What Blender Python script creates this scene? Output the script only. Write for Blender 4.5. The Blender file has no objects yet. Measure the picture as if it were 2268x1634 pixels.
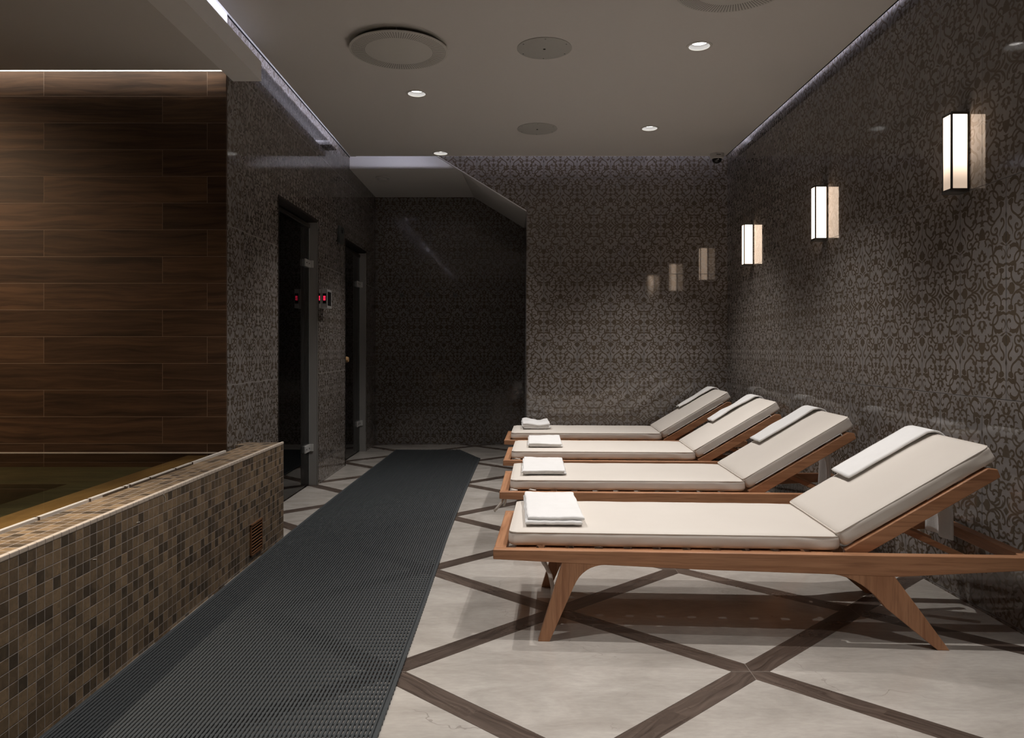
import bpy, bmesh, math, random
import numpy as np
from mathutils import Vector, Matrix
from mathutils.noise import noise as pnoise

random.seed(7)
sc = bpy.context.scene
COL = sc.collection

# ------------------------------------------------------------------ camera
F, VX, HY = 1661.0, 1138.0, 770.0          # focal length and vanishing point, pixels of the 2268 x 1634 frame
H = 1.074                                   # eye height
cam = bpy.data.cameras.new('camera'); camo = bpy.data.objects.new('camera', cam); COL.objects.link(camo)
cam.sensor_fit = 'HORIZONTAL'; cam.sensor_width = 36.0; cam.lens = 36.0 * F / 2268
cam.shift_x = -(VX - 1134) / 2268; cam.shift_y = -(817 - HY) / 2268
cam.clip_start = 0.05; cam.clip_end = 60
camo.location = (0, 0, H); camo.rotation_euler = (math.pi / 2, 0, 0)
sc.camera = camo
sc.view_settings.view_transform = 'Standard'
sc.view_settings.look = 'None'
sc.view_settings.gamma = 1.0
sc.view_settings.use_curve_mapping = False
sc.view_settings.exposure = 0.0
w = bpy.data.worlds.new('world'); sc.world = w; w.use_nodes = True
w.node_tree.nodes['Background'].inputs[0].default_value = (0.6, 0.62, 0.7, 1)
w.node_tree.nodes['Background'].inputs[1].default_value = 0.0
sc.cycles.max_bounces = 8
sc.cycles.diffuse_bounces = 4
sc.cycles.glossy_bounces = 4
sc.cycles.transparent_max_bounces = 12
sc.cycles.sample_clamp_indirect = 4.0
sc.cycles.caustics_reflective = False
sc.cycles.caustics_refractive = False

# ------------------------------------------------------------------ room dimensions
XR = 1.907      # right wall
XL = -1.536     # left wall
YB = 6.70       # back wall
YA = 8.34       # alcove wall
YW = 4.005      # plank wall behind the pool
ZC = 2.747      # underside of the hung ceiling
ZS = 2.861      # slab above it
YF = -2.6       # wall behind the camera
PX0, PX1, PY1 = -1.427, 1.847, 6.55         # hung ceiling panel
XPOOL = -4.6
ZP = 2.525      # pool ceiling

# ------------------------------------------------------------------ node helpers
class NT:
    def __init__(s, name):
        s.m = bpy.data.materials.new(name); s.m.use_nodes = True
        s.t = s.m.node_tree; s.n = s.t.nodes; s.n.clear()
        s.out = s.n.new('ShaderNodeOutputMaterial')
    def link(s, a, b):
        s.t.links.new(a, b)
    def put(s, sock, v):
        if isinstance(v, bpy.types.NodeSocket): s.link(v, sock)
        elif isinstance(v, (tuple, list)):
            if len(v) == 3 and len(sock.default_value) == 4: v = (*v, 1)
            sock.default_value = v
        else: sock.default_value = v
    def math(s, op, a, b=None, c=None, clamp=False):
        x = s.n.new('ShaderNodeMath'); x.operation = op; x.use_clamp = clamp
        s.put(x.inputs[0], a)
        if b is not None: s.put(x.inputs[1], b)
        if c is not None: s.put(x.inputs[2], c)
        return x.outputs[0]
    def add(s, a, b): return s.math('ADD', a, b)
    def sub(s, a, b): return s.math('SUBTRACT', a, b)
    def mul(s, a, b): return s.math('MULTIPLY', a, b)
    def floor(s, a): return s.math('FLOOR', a)
    def frac(s, a): return s.math('FRACT', a)
    def abs(s, a): return s.math('ABSOLUTE', a)
    def lt(s, a, b): return s.math('LESS_THAN', a, b)
    def mn(s, a, b): return s.math('MINIMUM', a, b)
    def mx(s, a, b): return s.math('MAXIMUM', a, b)
    def ramp(s, x, lo, hi, a=0.0, b=1.0):
        r = s.n.new('ShaderNodeMapRange'); s.put(r.inputs[0], x)
        for i, v in ((1, lo), (2, hi), (3, a), (4, b)): s.put(r.inputs[i], v)
        return r.outputs[0]
    def pos(s):
        g = s.n.new('ShaderNodeNewGeometry'); x = s.n.new('ShaderNodeSeparateXYZ')
        s.link(g.outputs['Position'], x.inputs[0]); return x.outputs
    def nor(s):
        g = s.n.new('ShaderNodeNewGeometry'); x = s.n.new('ShaderNodeSeparateXYZ')
        s.link(g.outputs['True Normal'], x.inputs[0]); return x.outputs
    def obj(s):
        g = s.n.new('ShaderNodeTexCoord'); x = s.n.new('ShaderNodeSeparateXYZ')
        s.link(g.outputs['Object'], x.inputs[0]); return x.outputs
    def vec(s, x, y, z=0.0):
        c = s.n.new('ShaderNodeCombineXYZ')
        for i, v in enumerate((x, y, z)): s.put(c.inputs[i], v)
        return c.outputs[0]
    def noise(s, v, scale=1.0, detail=3.0, rough=0.55, dist=0.0, col=False):
        n = s.n.new('ShaderNodeTexNoise'); s.link(v, n.inputs['Vector'])
        n.inputs['Scale'].default_value = scale; n.inputs['Detail'].default_value = detail
        n.inputs['Roughness'].default_value = rough; n.inputs['Distortion'].default_value = dist
        return n.outputs['Color' if col else 'Fac']
    def white(s, v):
        n = s.n.new('ShaderNodeTexWhiteNoise'); n.noise_dimensions = '3D'; s.link(v, n.inputs['Vector'])
        return n.outputs['Value']
    def mix(s, f, a, b):
        x = s.n.new('ShaderNodeMix'); x.data_type = 'RGBA'
        s.put(x.inputs[0], f); s.put(x.inputs[6], a); s.put(x.inputs[7], b)
        return x.outputs[2]
    def scale(s, c, f):
        x = s.n.new('ShaderNodeMix'); x.data_type = 'RGBA'; x.blend_type = 'MULTIPLY'
        x.inputs[0].default_value = 1.0
        s.put(x.inputs[6], c)
        g = s.n.new('ShaderNodeCombineColor')
        for i in range(3): s.put(g.inputs[i], f)
        s.link(g.outputs[0], x.inputs[7]); return x.outputs[2]
    def bump(s, h, strength=0.2, dist=0.01):
        b = s.n.new('ShaderNodeBump'); b.inputs['Strength'].default_value = strength
        b.inputs['Distance'].default_value = dist; s.link(h, b.inputs['Height']); return b.outputs[0]
    def bsdf(s, col, rough=0.5, metal=0.0, spec=0.5, normal=None, coat=0.0, sheen=0.0, em=None, emstr=0.0, coatr=0.1):
        p = s.n.new('ShaderNodeBsdfPrincipled')
        s.put(p.inputs['Base Color'], col); s.put(p.inputs['Roughness'], rough); s.put(p.inputs['Metallic'], metal)
        s.put(p.inputs['Specular IOR Level'], spec)
        if coat: s.put(p.inputs['Coat Weight'], coat); s.put(p.inputs['Coat Roughness'], coatr)
        if sheen: s.put(p.inputs['Sheen Weight'], sheen)
        if normal is not None: s.link(normal, p.inputs['Normal'])
        if em is not None: s.put(p.inputs['Emission Color'], em); s.put(p.inputs['Emission Strength'], emstr)
        return p
    def done(s, p):
        s.link(p.outputs[0], s.out.inputs[0]); return s.m

def plain(name, col, rough=0.5, metal=0.0, spec=0.5, var=0.06, nscale=30.0, bump=0.0, coat=0.0, sheen=0.0):
    t = NT(name)
    g = t.n.new('ShaderNodeTexCoord').outputs['Object']
    n = t.noise(g, nscale, 3)
    c = t.mix(n, tuple(x * (1 - var) for x in col), tuple(min(1, x * (1 + var)) for x in col))
    b = t.bump(n, bump, 0.004) if bump else None
    return t.done(t.bsdf(c, rough, metal, spec, b, coat, sheen))

def emit(name, col, strength):
    t = NT(name); e = t.n.new('ShaderNodeEmission')
    e.inputs[0].default_value = (*col, 1); t.put(e.inputs[1], strength)
    return t.done(e)

TW, TH, Z0 = 0.2987, 0.861, 0.011

def tile_ground(name, axis, phase, grout=(0.02, 0.018, 0.017), shift=0, r0=0.025):
    t = NT(name); p = t.pos(); s = p[axis]; z = p[2]
    rz = t.math('DIVIDE', t.sub(z, Z0), TH); row = t.floor(rz); fz = t.frac(rz)
    par = t.math('FLOORED_MODULO', t.add(row, shift), 2.0)
    cu = t.add(t.math('DIVIDE', t.sub(s, phase), TW), t.mul(par, 0.5)); colm = t.floor(cu); fu = t.frac(cu)
    dz = t.mul(t.mn(fz, t.sub(1.0, fz)), TH); du = t.mul(t.mn(fu, t.sub(1.0, fu)), TW)
    d = t.mn(dz, du)
    g = t.lt(d, 0.0013)
    rnd = t.white(t.vec(colm, row, 3.0))
    n = t.noise(t.vec(t.add(s, t.mul(rnd, 9.0)), z, p[2]), 7.0, 5, 0.6)
    k = t.add(t.ramp(n, 0.3, 0.75, 0.82, 1.15), t.mul(t.sub(rnd, 0.5), 0.10))
    c = t.scale((0.225, 0.206, 0.196, 1), k)
    c = t.mix(g, c, (*grout, 1))
    fine = t.noise(t.vec(p[0], p[1], p[2]), 160.0, 2)
    r = t.add(t.ramp(n, 0.3, 0.7, r0, r0 + 0.02), t.mul(g, 0.5))
    h = t.add(t.ramp(d, 0.0, 0.002, 0.0, 1.0), t.mul(fine, 0.001))
    return t.done(t.bsdf(c, r, 0.0, 0.5, t.bump(h, 0.10, 0.0010)))

M = {}
M['tile_right'] = tile_ground('damask_tile_right', 1, 3.054 % TW)
M['tile_back'] = tile_ground('damask_tile_back', 0, 0.267, shift=1)
M['tile_alcove'] = tile_ground('damask_tile_alcove', 0, -0.4785, shift=1, r0=0.17)
M['tile_left'] = tile_ground('damask_tile_left', 1, 4.207, (0.20, 0.185, 0.175), shift=1)
def damask_ink():
    t = NT('damask_print'); p = t.pos()
    n = t.noise(t.vec(p[0], p[1], p[2]), 9.0, 4)
    c = t.mix(n, (0.090, 0.070, 0.050, 1), (0.118, 0.092, 0.067, 1))
    return t.done(t.bsdf(c, t.ramp(n, 0.3, 0.7, 0.04, 0.07), 0.10, 0.5))
M['ink'] = damask_ink()
M['jamb'] = plain('jamb_stone', (0.30, 0.29, 0.28), 0.12, nscale=6)
M['plaster'] = plain('ceiling_plaster', (0.66, 0.635, 0.61), 0.9, spec=0.2, var=0.02, nscale=40)
M['plaster_white'] = plain('white_plaster', (0.80, 0.79, 0.78), 0.85, spec=0.2, var=0.02)
M['dim_slab'] = plain('dimmed_slab', (0.16, 0.155, 0.15), 0.9, spec=0.2)  # slab colour darkened to dim its reflection in the glossy walls
M['black'] = plain('black_gap', (0.006, 0.006, 0.006), 0.9, spec=0.1)
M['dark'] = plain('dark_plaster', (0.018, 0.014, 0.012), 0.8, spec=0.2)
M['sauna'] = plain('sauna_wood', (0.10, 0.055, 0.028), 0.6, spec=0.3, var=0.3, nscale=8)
M['frontwall'] = plain('rear_wall_tile', (0.30, 0.28, 0.26), 0.25, var=0.1, nscale=4)
M['chrome'] = plain('chrome', (0.62, 0.62, 0.62), 0.12, 1.0)
M['hook'] = plain('polished_hook_metal', (0.34, 0.34, 0.34), 0.22, 0.7)
M['steel'] = plain('brushed_steel', (0.62, 0.62, 0.61), 0.3, 0.35)
M['silver_trim'] = plain('anodised_trim', (0.66, 0.62, 0.57), 0.4, 0.15, var=0.15, nscale=25)
M['nickel'] = plain('dark_nickel', (0.16, 0.155, 0.145), 0.3, 0.9)
M['rubber'] = plain('grey_rubber', (0.050, 0.056, 0.060), 0.5, spec=0.4, var=0.1, nscale=60)
M['white_plastic'] = plain('white_plastic', (0.55, 0.54, 0.52), 0.5, spec=0.4, var=0.02)
M['diffuser'] = plain('off_white_metal', (0.60, 0.585, 0.55), 0.75, spec=0.2, var=0.02)
M['cup'] = plain('satin_reflector', (0.52, 0.52, 0.52), 0.4, 0.1, var=0.02)
M['grey_plate'] = plain('grey_painted_metal', (0.46, 0.455, 0.43), 0.7, spec=0.3, var=0.03)
M['dark_plastic'] = plain('dark_plastic', (0.012, 0.012, 0.013), 0.2)
M['grey_plastic'] = plain('grey_green_plastic', (0.05, 0.055, 0.052), 0.4)
M['knobwood'] = plain('turned_beech', (0.45, 0.27, 0.12), 0.4, var=0.15)
M['rust'] = plain('rusty_bronze', (0.23, 0.105, 0.045), 0.45, 0.5, var=0.4, nscale=90)
M['white_mark'] = plain('dried_lime', (0.72, 0.68, 0.62), 0.8)
M['bronze'] = plain('dark_bronze', (0.10, 0.075, 0.058), 0.45, 0.4, var=0.3, nscale=60)
M['led_red'] = emit('red_display', (1.0, 0.03, 0.09), 1.6)
M['lens'] = emit('lamp_lens', (1.0, 0.97, 0.93), 7.0)

def teak(name, ax):
    t = NT(name); o = t.obj()
    sc3 = {'x': (1.2, 26, 26), 'y': (26, 1.2, 26), 'z': (26, 26, 1.6)}[ax]
    oi = t.n.new('ShaderNodeObjectInfo').outputs['Random']
    v = t.vec(t.add(t.mul(o[0], sc3[0]), t.mul(oi, 37.0)), t.mul(o[1], sc3[1]), t.mul(o[2], sc3[2]))
    n = t.noise(v, 1.0, 5, 0.6, 0.8); n2 = t.noise(v, 5.0, 3, 0.6)
    big = t.noise(t.vec(t.mul(o[0], 3.0), t.mul(o[1], 3.0), t.mul(o[2], 3.0)), 1.0, 2)
    c = t.mix(t.ramp(n, 0.3, 0.72), (0.33, 0.150, 0.075, 1), (0.54, 0.285, 0.155, 1))
    c = t.mix(t.mul(t.ramp(n2, 0.5, 0.72), 0.5), c, (0.17, 0.07, 0.034, 1))
    c = t.scale(c, t.ramp(big, 0.3, 0.7, 0.85, 1.12))
    return t.done(t.bsdf(c, 0.42, 0, 0.35, t.bump(n2, 0.06, 0.002)))
for a in 'xyz': M['teak_' + a] = teak('teak_' + a, a)

def fabric():
    t = NT('cream_upholstery'); o = t.obj()
    v = t.vec(o[0], o[1], o[2])
    n = t.noise(v, 5.0, 3); weave = t.noise(v, 900.0, 1)
    wr = t.noise(v, 11.0, 2, 0.5, 0.6)
    c = t.mix(n, (0.70, 0.645, 0.585, 1), (0.75, 0.695, 0.635, 1))
    h = t.add(t.mul(weave, 0.04), t.mul(wr, 0.6))
    return t.done(t.bsdf(c, 0.6, 0, 0.3, t.bump(h, 0.16, 0.008), sheen=0.05))
M['fabric'] = fabric()
def terry():
    t = NT('white_terry'); o = t.obj(); v = t.vec(o[0], o[1], o[2])
    n = t.noise(v, 420.0, 2); b = t.noise(v, 22.0, 3)
    c = t.mix(b, (0.84, 0.83, 0.82, 1), (0.90, 0.89, 0.885, 1))
    return t.done(t.bsdf(c, 0.95, 0, 0.1, t.bump(t.add(n, t.mul(b, 0.6)), 0.35, 0.004), sheen=0.2))
M['terry'] = terry()

def planks():
    t = NT('wood_plank_tile'); p = t.pos(); x, z = p[0], p[2]
    rh, ln = 0.1426, 0.873
    r = t.math('DIVIDE', t.sub(2.417, z), rh); row = t.floor(r); fr = t.frac(r)
    ev = t.sub(1.0, t.math('FLOORED_MODULO', row, 2.0))
    u = t.math('DIVIDE', t.sub(t.add(x, 2.510), t.mul(ev, 0.634)), ln); cu = t.floor(u); fu = t.frac(u)
    d = t.mn(t.mul(t.mn(fr, t.sub(1.0, fr)), rh), t.mul(t.mn(fu, t.sub(1.0, fu)), ln))
    g = t.lt(d, 0.0012)
    rnd = t.white(t.vec(cu, row, 1.0)); rnd2 = t.white(t.vec(cu, row, 8.0))
    xs = t.add(x, t.mul(rnd, 23.0)); zs = t.add(z, t.mul(rnd2, 7.0))
    warp = t.noise(t.vec(t.mul(xs, 1.6), t.mul(zs, 5.0), 0), 1.0, 2)
    v = t.vec(t.mul(xs, 1.8), t.add(t.mul(zs, 34.0), t.mul(warp, 3.0)), rnd)
    n = t.noise(v, 1.0, 5, 0.62, 0.3); n2 = t.noise(t.vec(t.mul(xs, 5.0), t.mul(zs, 170.0), 0), 1.0, 4, 0.7)
    knot = t.noise(t.vec(t.mul(xs, 2.2), t.mul(zs, 6.5), 0), 1.0, 2)
    c = t.mix(t.ramp(n, 0.32, 0.70), (0.036, 0.020, 0.012, 1), (0.115, 0.064, 0.036, 1))
    c = t.mix(t.mul(t.ramp(n2, 0.5, 0.75), 0.45), c, (0.028, 0.016, 0.010, 1))
    c = t.mix(t.mul(t.ramp(knot, 0.66, 0.80), 0.7), c, (0.022, 0.012, 0.008, 1))
    c = t.scale(c, t.ramp(rnd, 0, 1, 0.72, 1.30))
    c = t.mix(g, c, (0.20, 0.145, 0.11, 1))
    h = t.add(t.mul(n2, 0.25), t.ramp(d, 0, 0.002))
    return t.done(t.bsdf(c, 0.55, 0, 0.22, t.bump(h, 0.25, 0.0015)))
M['planks'] = planks()

def mosaic():
    t = NT('stone_mosaic'); p = t.pos(); n = t.nor(); P = 0.0372
    off = (0.009, 0.0085, 0.537 - 14 * P - 0.004)
    cell, dd = [], []
    for i in range(3):
        u = t.math('DIVIDE', t.sub(p[i], off[i]), P); cell.append(t.floor(u)); f = t.frac(u)
        di = t.mul(t.mn(f, t.sub(1.0, f)), P)
        dd.append(t.add(di, t.mul(t.abs(n[i]), 5.0)))
    d = t.mn(t.mn(dd[0], dd[1]), dd[2])
    jog = t.noise(t.vec(t.mul(p[0], 1), t.mul(p[1], 1), t.mul(p[2], 1)), 60.0, 1)
    g = t.lt(d, t.add(0.0006, t.mul(jog, 0.0009)))
    cv = t.vec(cell[0], cell[1], cell[2])
    r1 = t.white(cv); r2 = t.white(t.vec(cell[1], cell[2], cell[0]))
    gv = t.vec(t.add(p[0], t.mul(r1, 5.0)), t.mul(t.add(p[1], t.mul(r2, 5.0)), 1.0), t.mul(p[2], 1.0))
    st = t.noise(gv, 55.0, 4, 0.65, 0.8); st2 = t.noise(gv, 18.0, 3)
    c = t.mix(r1, (0.100, 0.070, 0.043, 1), (0.275, 0.190, 0.110, 1))
    c = t.mix(t.math('GREATER_THAN', r2, 0.82), c, (0.075, 0.054, 0.034, 1))
    c = t.mix(t.mul(t.ramp(st2, 0.5, 0.8), 0.5), c, (0.24, 0.165, 0.09, 1))
    c = t.scale(c, t.ramp(st, 0.3, 0.75, 0.7, 1.3))
    c = t.mix(g, c, (0.40, 0.36, 0.33, 1))
    h = t.add(t.ramp(d, 0, 0.0022), t.mul(st, 0.25))
    return t.done(t.bsdf(c, t.add(t.ramp(st, 0.3, 0.7, 0.34, 0.5), t.mul(g, 0.3)), 0, 0.4, t.bump(h, 0.5, 0.0015)))
M['mosaic'] = mosaic()

def edge_tile():
    t = NT('beige_edge_tile'); p = t.pos()
    f = t.frac(t.math('DIVIDE', t.sub(p[1], 0.0085), 0.0372)); g = t.lt(f, 0.05)
    n = t.noise(t.vec(p[0], p[1], p[2]), 70.0, 4)
    c = t.mix(n, (0.50, 0.42, 0.34, 1), (0.66, 0.58, 0.50, 1)); c = t.mix(g, c, (0.16, 0.12, 0.10, 1))
    return t.done(t.bsdf(c, 0.45))
M['edge'] = edge_tile()

def slabstone():
    t = NT('brown_granite'); p = t.pos()
    n = t.noise(t.vec(t.mul(p[0], 4), t.mul(p[1], 1.2), p[2]), 3.0, 5, 0.65, 0.4); f = t.noise(t.vec(p[0], p[1], p[2]), 180.0, 2)
    c = t.mix(t.ramp(n, 0.3, 0.7), (0.24, 0.130, 0.055, 1), (0.44, 0.26, 0.115, 1)); c = t.scale(c, t.ramp(f, 0.3, 0.7, 0.85, 1.15))
    return t.done(t.bsdf(c, 0.3))
M['slab'] = slabstone()
def poolstone():
    t = NT('pool_lining'); p = t.pos()
    n = t.noise(t.vec(t.mul(p[0], 1.5), t.mul(p[1], 6), p[2]), 3.0, 5, 0.6, 0.3)
    c = t.mix(t.ramp(n, 0.3, 0.7), (0.055, 0.058, 0.032, 1), (0.125, 0.120, 0.066, 1))
    return t.done(t.bsdf(c, 0.6))
M['pool'] = poolstone()
M['pool_deep'] = plain('pool_lining_depth_shade', (0.012, 0.022, 0.016), 0.6)  # darker colour stands in for light lost in the deep water
def water():
    t = NT('pool_water'); p = t.pos()
    fr = t.n.new('ShaderNodeFresnel'); fr.inputs['IOR'].default_value = 1.33
    n = t.noise(t.vec(t.mul(p[0], 1), t.mul(p[1], 1), 0), 3.0, 2)
    b = t.bump(n, 0.02, 0.01)
    gl = t.n.new('ShaderNodeBsdfGlossy'); gl.inputs['Roughness'].default_value = 0.02; t.link(b, gl.inputs['Normal'])
    tr = t.n.new('ShaderNodeBsdfTransparent'); tr.inputs[0].default_value = (0.80, 0.80, 0.68, 1)
    mx = t.n.new('ShaderNodeMixShader'); t.link(fr.outputs[0], mx.inputs[0]); t.link(tr.outputs[0], mx.inputs[1]); t.link(gl.outputs[0], mx.inputs[2])
    return t.done(mx)
M['water'] = water()
def glass():
    t = NT('tinted_door_glass')
    fr = t.n.new('ShaderNodeFresnel'); fr.inputs['IOR'].default_value = 1.5
    gl = t.n.new('ShaderNodeBsdfGlossy'); gl.inputs['Roughness'].default_value = 0.01
    tr = t.n.new('ShaderNodeBsdfTransparent'); tr.inputs[0].default_value = (0.66, 0.72, 0.72, 1)
    mx = t.n.new('ShaderNodeMixShader'); t.link(fr.outputs[0], mx.inputs[0]); t.link(tr.outputs[0], mx.inputs[1]); t.link(gl.outputs[0], mx.inputs[2])
    return t.done(mx)
M['glass'] = glass()
M['glass_edge'] = plain('polished_glass_edge', (0.42, 0.47, 0.47), 0.15, 0.2)

def floormat():
    t = NT('marble_and_wood_inlay'); p = t.pos()
    hx, hy, x0, y0 = 0.6035, 0.572, 0.785, 2.488
    K = 1.0 / math.sqrt(1 / hx ** 2 + 1 / hy ** 2)
    a = t.math('DIVIDE', t.sub(p[0], x0), hx); b = t.math('DIVIDE', t.sub(p[1], y0), hy)
    A = t.mul(t.add(a, b), 0.5); B = t.mul(t.sub(a, b), 0.5)
    ra = t.math('ROUND', A); rb = t.math('ROUND', B)
    da = t.abs(t.sub(A, ra)); db = t.abs(t.sub(B, rb))
    dm = t.mul(t.mn(da, db), 2 * K)
    isA = t.lt(da, db)
    strip = t.lt(dm, 0.0430)
    seam = t.lt(t.abs(t.sub(dm, 0.0430)), 0.0009)
    mitre = t.mul(strip, t.lt(t.abs(t.sub(da, db)), 0.0016))
    # wood grain along each strip
    al = t.add(t.mul(t.add(p[0], p[1]), t.sub(1.0, isA)), t.mul(t.sub(p[0], p[1]), isA))
    ac = t.add(t.mul(t.sub(p[0], p[1]), t.sub(1.0, isA)), t.mul(t.add(p[0], p[1]), isA))
    rnd = t.white(t.vec(ra, rb, isA))
    al2 = t.add(al, t.mul(rnd, 11.0))
    warp = t.noise(t.vec(t.mul(al2, 2.2), t.mul(ac, 9.0), 0), 1.0, 2)
    wn = t.noise(t.vec(t.mul(al2, 2.5), t.add(t.mul(ac, 55.0), t.mul(warp, 8.0)), rnd), 1.0, 5, 0.6, 0.3)
    wc = t.mix(t.ramp(wn, 0.3, 0.7), (0.050, 0.036, 0.029, 1), (0.128, 0.096, 0.078, 1))
    wc = t.scale(wc, t.ramp(rnd, 0, 1, 0.82, 1.15))
    # marble
    mv = t.vec(p[0], p[1], 0)
    cl = t.noise(t.vec(t.mul(p[0], 1.3), t.mul(p[1], 2.6), 0), 2.2, 6, 0.62, 0.7)
    fine = t.noise(t.vec(t.mul(p[0], 3.0), t.mul(p[1], 9.0), 0), 9.0, 4, 0.6)
    mc = t.mix(t.ramp(cl, 0.3, 0.72), (0.355, 0.325, 0.292, 1), (0.515, 0.480, 0.440, 1))
    mc = t.scale(mc, t.ramp(fine, 0.3, 0.7, 0.93, 1.06))
    vo = t.n.new('ShaderNodeTexVoronoi'); vo.feature = 'DISTANCE_TO_EDGE'; vo.inputs['Scale'].default_value = 1.7
    dn = t.noise(mv, 4.0, 4, 0.6, 0, True)
    vm = t.n.new('ShaderNodeVectorMath'); vm.operation = 'MULTIPLY_ADD'
    t.link(dn, vm.inputs[0]); vm.inputs[1].default_value = (0.35, 0.35, 0); t.link(mv, vm.inputs[2])
    t.link(vm.outputs[0], vo.inputs['Vector'])
    msk = t.noise(mv, 3.1, 2)
    vein = t.mul(t.lt(vo.outputs[0], 0.0022), t.ramp(msk, 0.48, 0.6))
    mc = t.mix(t.mul(vein, 0.42), mc, (0.16, 0.135, 0.115, 1))
    c = t.mix(strip, mc, wc)
    c = t.mix(seam, c, (0.07, 0.056, 0.048, 1))
    c = t.mix(mitre, c, (0.26, 0.23, 0.20, 1))
    r = t.add(t.ramp(cl, 0.3, 0.7, 0.13, 0.20), t.mul(strip, 0.12))
    return t.done(t.bsdf(c, r, 0, 0.5, t.bump(t.mul(wn, strip), 0.05, 0.002)))
M['floor'] = floormat()

def shade(name, lo, hi, z0, z1):
    t = NT(name); p = t.pos(); e = t.n.new('ShaderNodeEmission')
    f = t.ramp(p[2], z0, z1)
    r = t.n.new('ShaderNodeMapRange'); r.interpolation_type = 'SMOOTHSTEP'
    t.link(p[2], r.inputs[0])
    for i, v in ((1, z0), (2, z1), (3, lo), (4, hi)): r.inputs[i].default_value = v
    t.put(e.inputs[0], (1.0, 0.76, 0.57, 1)); t.link(r.outputs[0], e.inputs[1])
    return t.done(e)
M['shade_near'] = shade('opal_glass_upper_bulb', 0.62, 5.0, 1.76, 2.0)
M['shade'] = shade('opal_glass_lit', 4.2, 4.8, 1.74, 2.02)

# ------------------------------------------------------------------ mesh helpers
class MB:
    def __init__(s): s.v = []; s.f = []; s.m = []
    def face(s, pts, m=0):
        b = len(s.v); s.v.extend(tuple(p) for p in pts); s.f.append(tuple(range(b, b + len(pts)))); s.m.append(m)
    def add(s, vs, fs, m=0):
        b = len(s.v); s.v.extend(tuple(p) for p in vs)
        for f in fs: s.f.append(tuple(b + i for i in f)); s.m.append(m)
    def box(s, x0, x1, y0, y1, z0, z1, m=0):
        vs = [(x, y, z) for z in (z0, z1) for y in (y0, y1) for x in (x0, x1)]
        s.add(vs, [(0, 2, 3, 1), (4, 5, 7, 6), (0, 1, 5, 4), (2, 6, 7, 3), (0, 4, 6, 2), (1, 3, 7, 5)], m); return s
    def prism(s, poly, a, b, axis='y', m=0):
        """poly in the plane across `axis`, extruded from a to b"""
        def P(u, v, w): return {'y': (u, w, v), 'x': (w, u, v), 'z': (u, v, w)}[axis]
        n = len(poly); area = sum(poly[i][0] * poly[(i + 1) % n][1] - poly[(i + 1) % n][0] * poly[i][1] for i in range(n))
        if (area > 0) == (axis == 'y'): pass
        vs = [P(u, v, a) for u, v in poly] + [P(u, v, b) for u, v in poly]
        fs = [tuple(range(n)), tuple(range(2 * n - 1, n - 1, -1))] + [(i, (i + 1) % n + 0, (i + 1) % n + n, i + n) for i in range(n)]
        s.add(vs, fs, m); return s
    def lathe(s, prof, c=(0, 0, 0), n=48, m=0, axis='z', closed=False):
        b = len(s.v)
        for r, h in prof:
            for k in range(n):
                a = 2 * math.pi * k / n; u, v = r * math.cos(a), r * math.sin(a)
                s.v.append({'z': (c[0] + u, c[1] + v, c[2] + h), 'x': (c[0] + h, c[1] + u, c[2] + v), 'y': (c[0] + u, c[1] + h, c[2] + v)}[axis])
        for i in range(len(prof) - 1):
            for k in range(n):
                s.f.append((b + i * n + k, b + i * n + (k + 1) % n, b + (i + 1) * n + (k + 1) % n, b + (i + 1) * n + k)); s.m.append(m)
        return s
    def disc(s, c, r, n=32, m=0):
        s.face([(c[0] + r * math.cos(2 * math.pi * k / n), c[1] + r * math.sin(2 * math.pi * k / n), c[2]) for k in range(n)], m); return s
    def tube(s, path, r, n=8, m=0, closed=False):
        path = [Vector(p) for p in path]; b = len(s.v); N = len(path)
        for i, p in enumerate(path):
            if closed: d = path[(i + 1) % N] - path[i - 1]
            else: d = path[min(i + 1, N - 1)] - path[max(i - 1, 0)]
            d.normalize(); up = Vector((0, 0, 1)) if abs(d.z) < 0.9 else Vector((1, 0, 0))
            a = d.cross(up).normalized(); c = a.cross(d).normalized()
            for k in range(n):
                t = 2 * math.pi * k / n; s.v.append(tuple(p + a * (r * math.cos(t)) + c * (r * math.sin(t))))
        for i in range(N if closed else N - 1):
            j = (i + 1) % N
            for k in range(n):
                s.f.append((b + i * n + k, b + i * n + (k + 1) % n, b + j * n + (k + 1) % n, b + j * n + k)); s.m.append(m)
        if not closed:
            s.f.append(tuple(b + k for k in range(n))[::-1]); s.m.append(m)
            s.f.append(tuple(b + (N - 1) * n + k for k in range(n))); s.m.append(m)
        return s
    def mesh(s, name, mats):
        me = bpy.data.meshes.new(name); me.from_pydata(s.v, [], s.f); 
        for m in mats: me.materials.append(m)
        if len(mats) > 1: me.polygons.foreach_set('material_index', s.m)
        bm = bmesh.new(); bm.from_mesh(me); bmesh.ops.recalc_face_normals(bm, faces=bm.faces); bm.to_mesh(me); bm.free()
        me.update(); return me
    def build(s, name, mats, parent=None, bevel=0.0, smooth=None, seg=2):
        if not isinstance(mats, (list, tuple)): mats = [mats]
        me = s.mesh(name, mats)
        o = bpy.data.objects.new(name, me); COL.objects.link(o)
        if parent is not None: o.parent = parent
        if bevel:
            b = o.modifiers.new('bevel', 'BEVEL'); b.width = bevel; b.segments = seg; b.limit_method = 'ANGLE'; b.angle_limit = 0.6
        if smooth is not None or bevel:
            me.polygons.foreach_set('use_smooth', [True] * len(me.polygons)); me.set_sharp_from_angle(angle=math.radians(smooth or 40))
        return o

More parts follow.
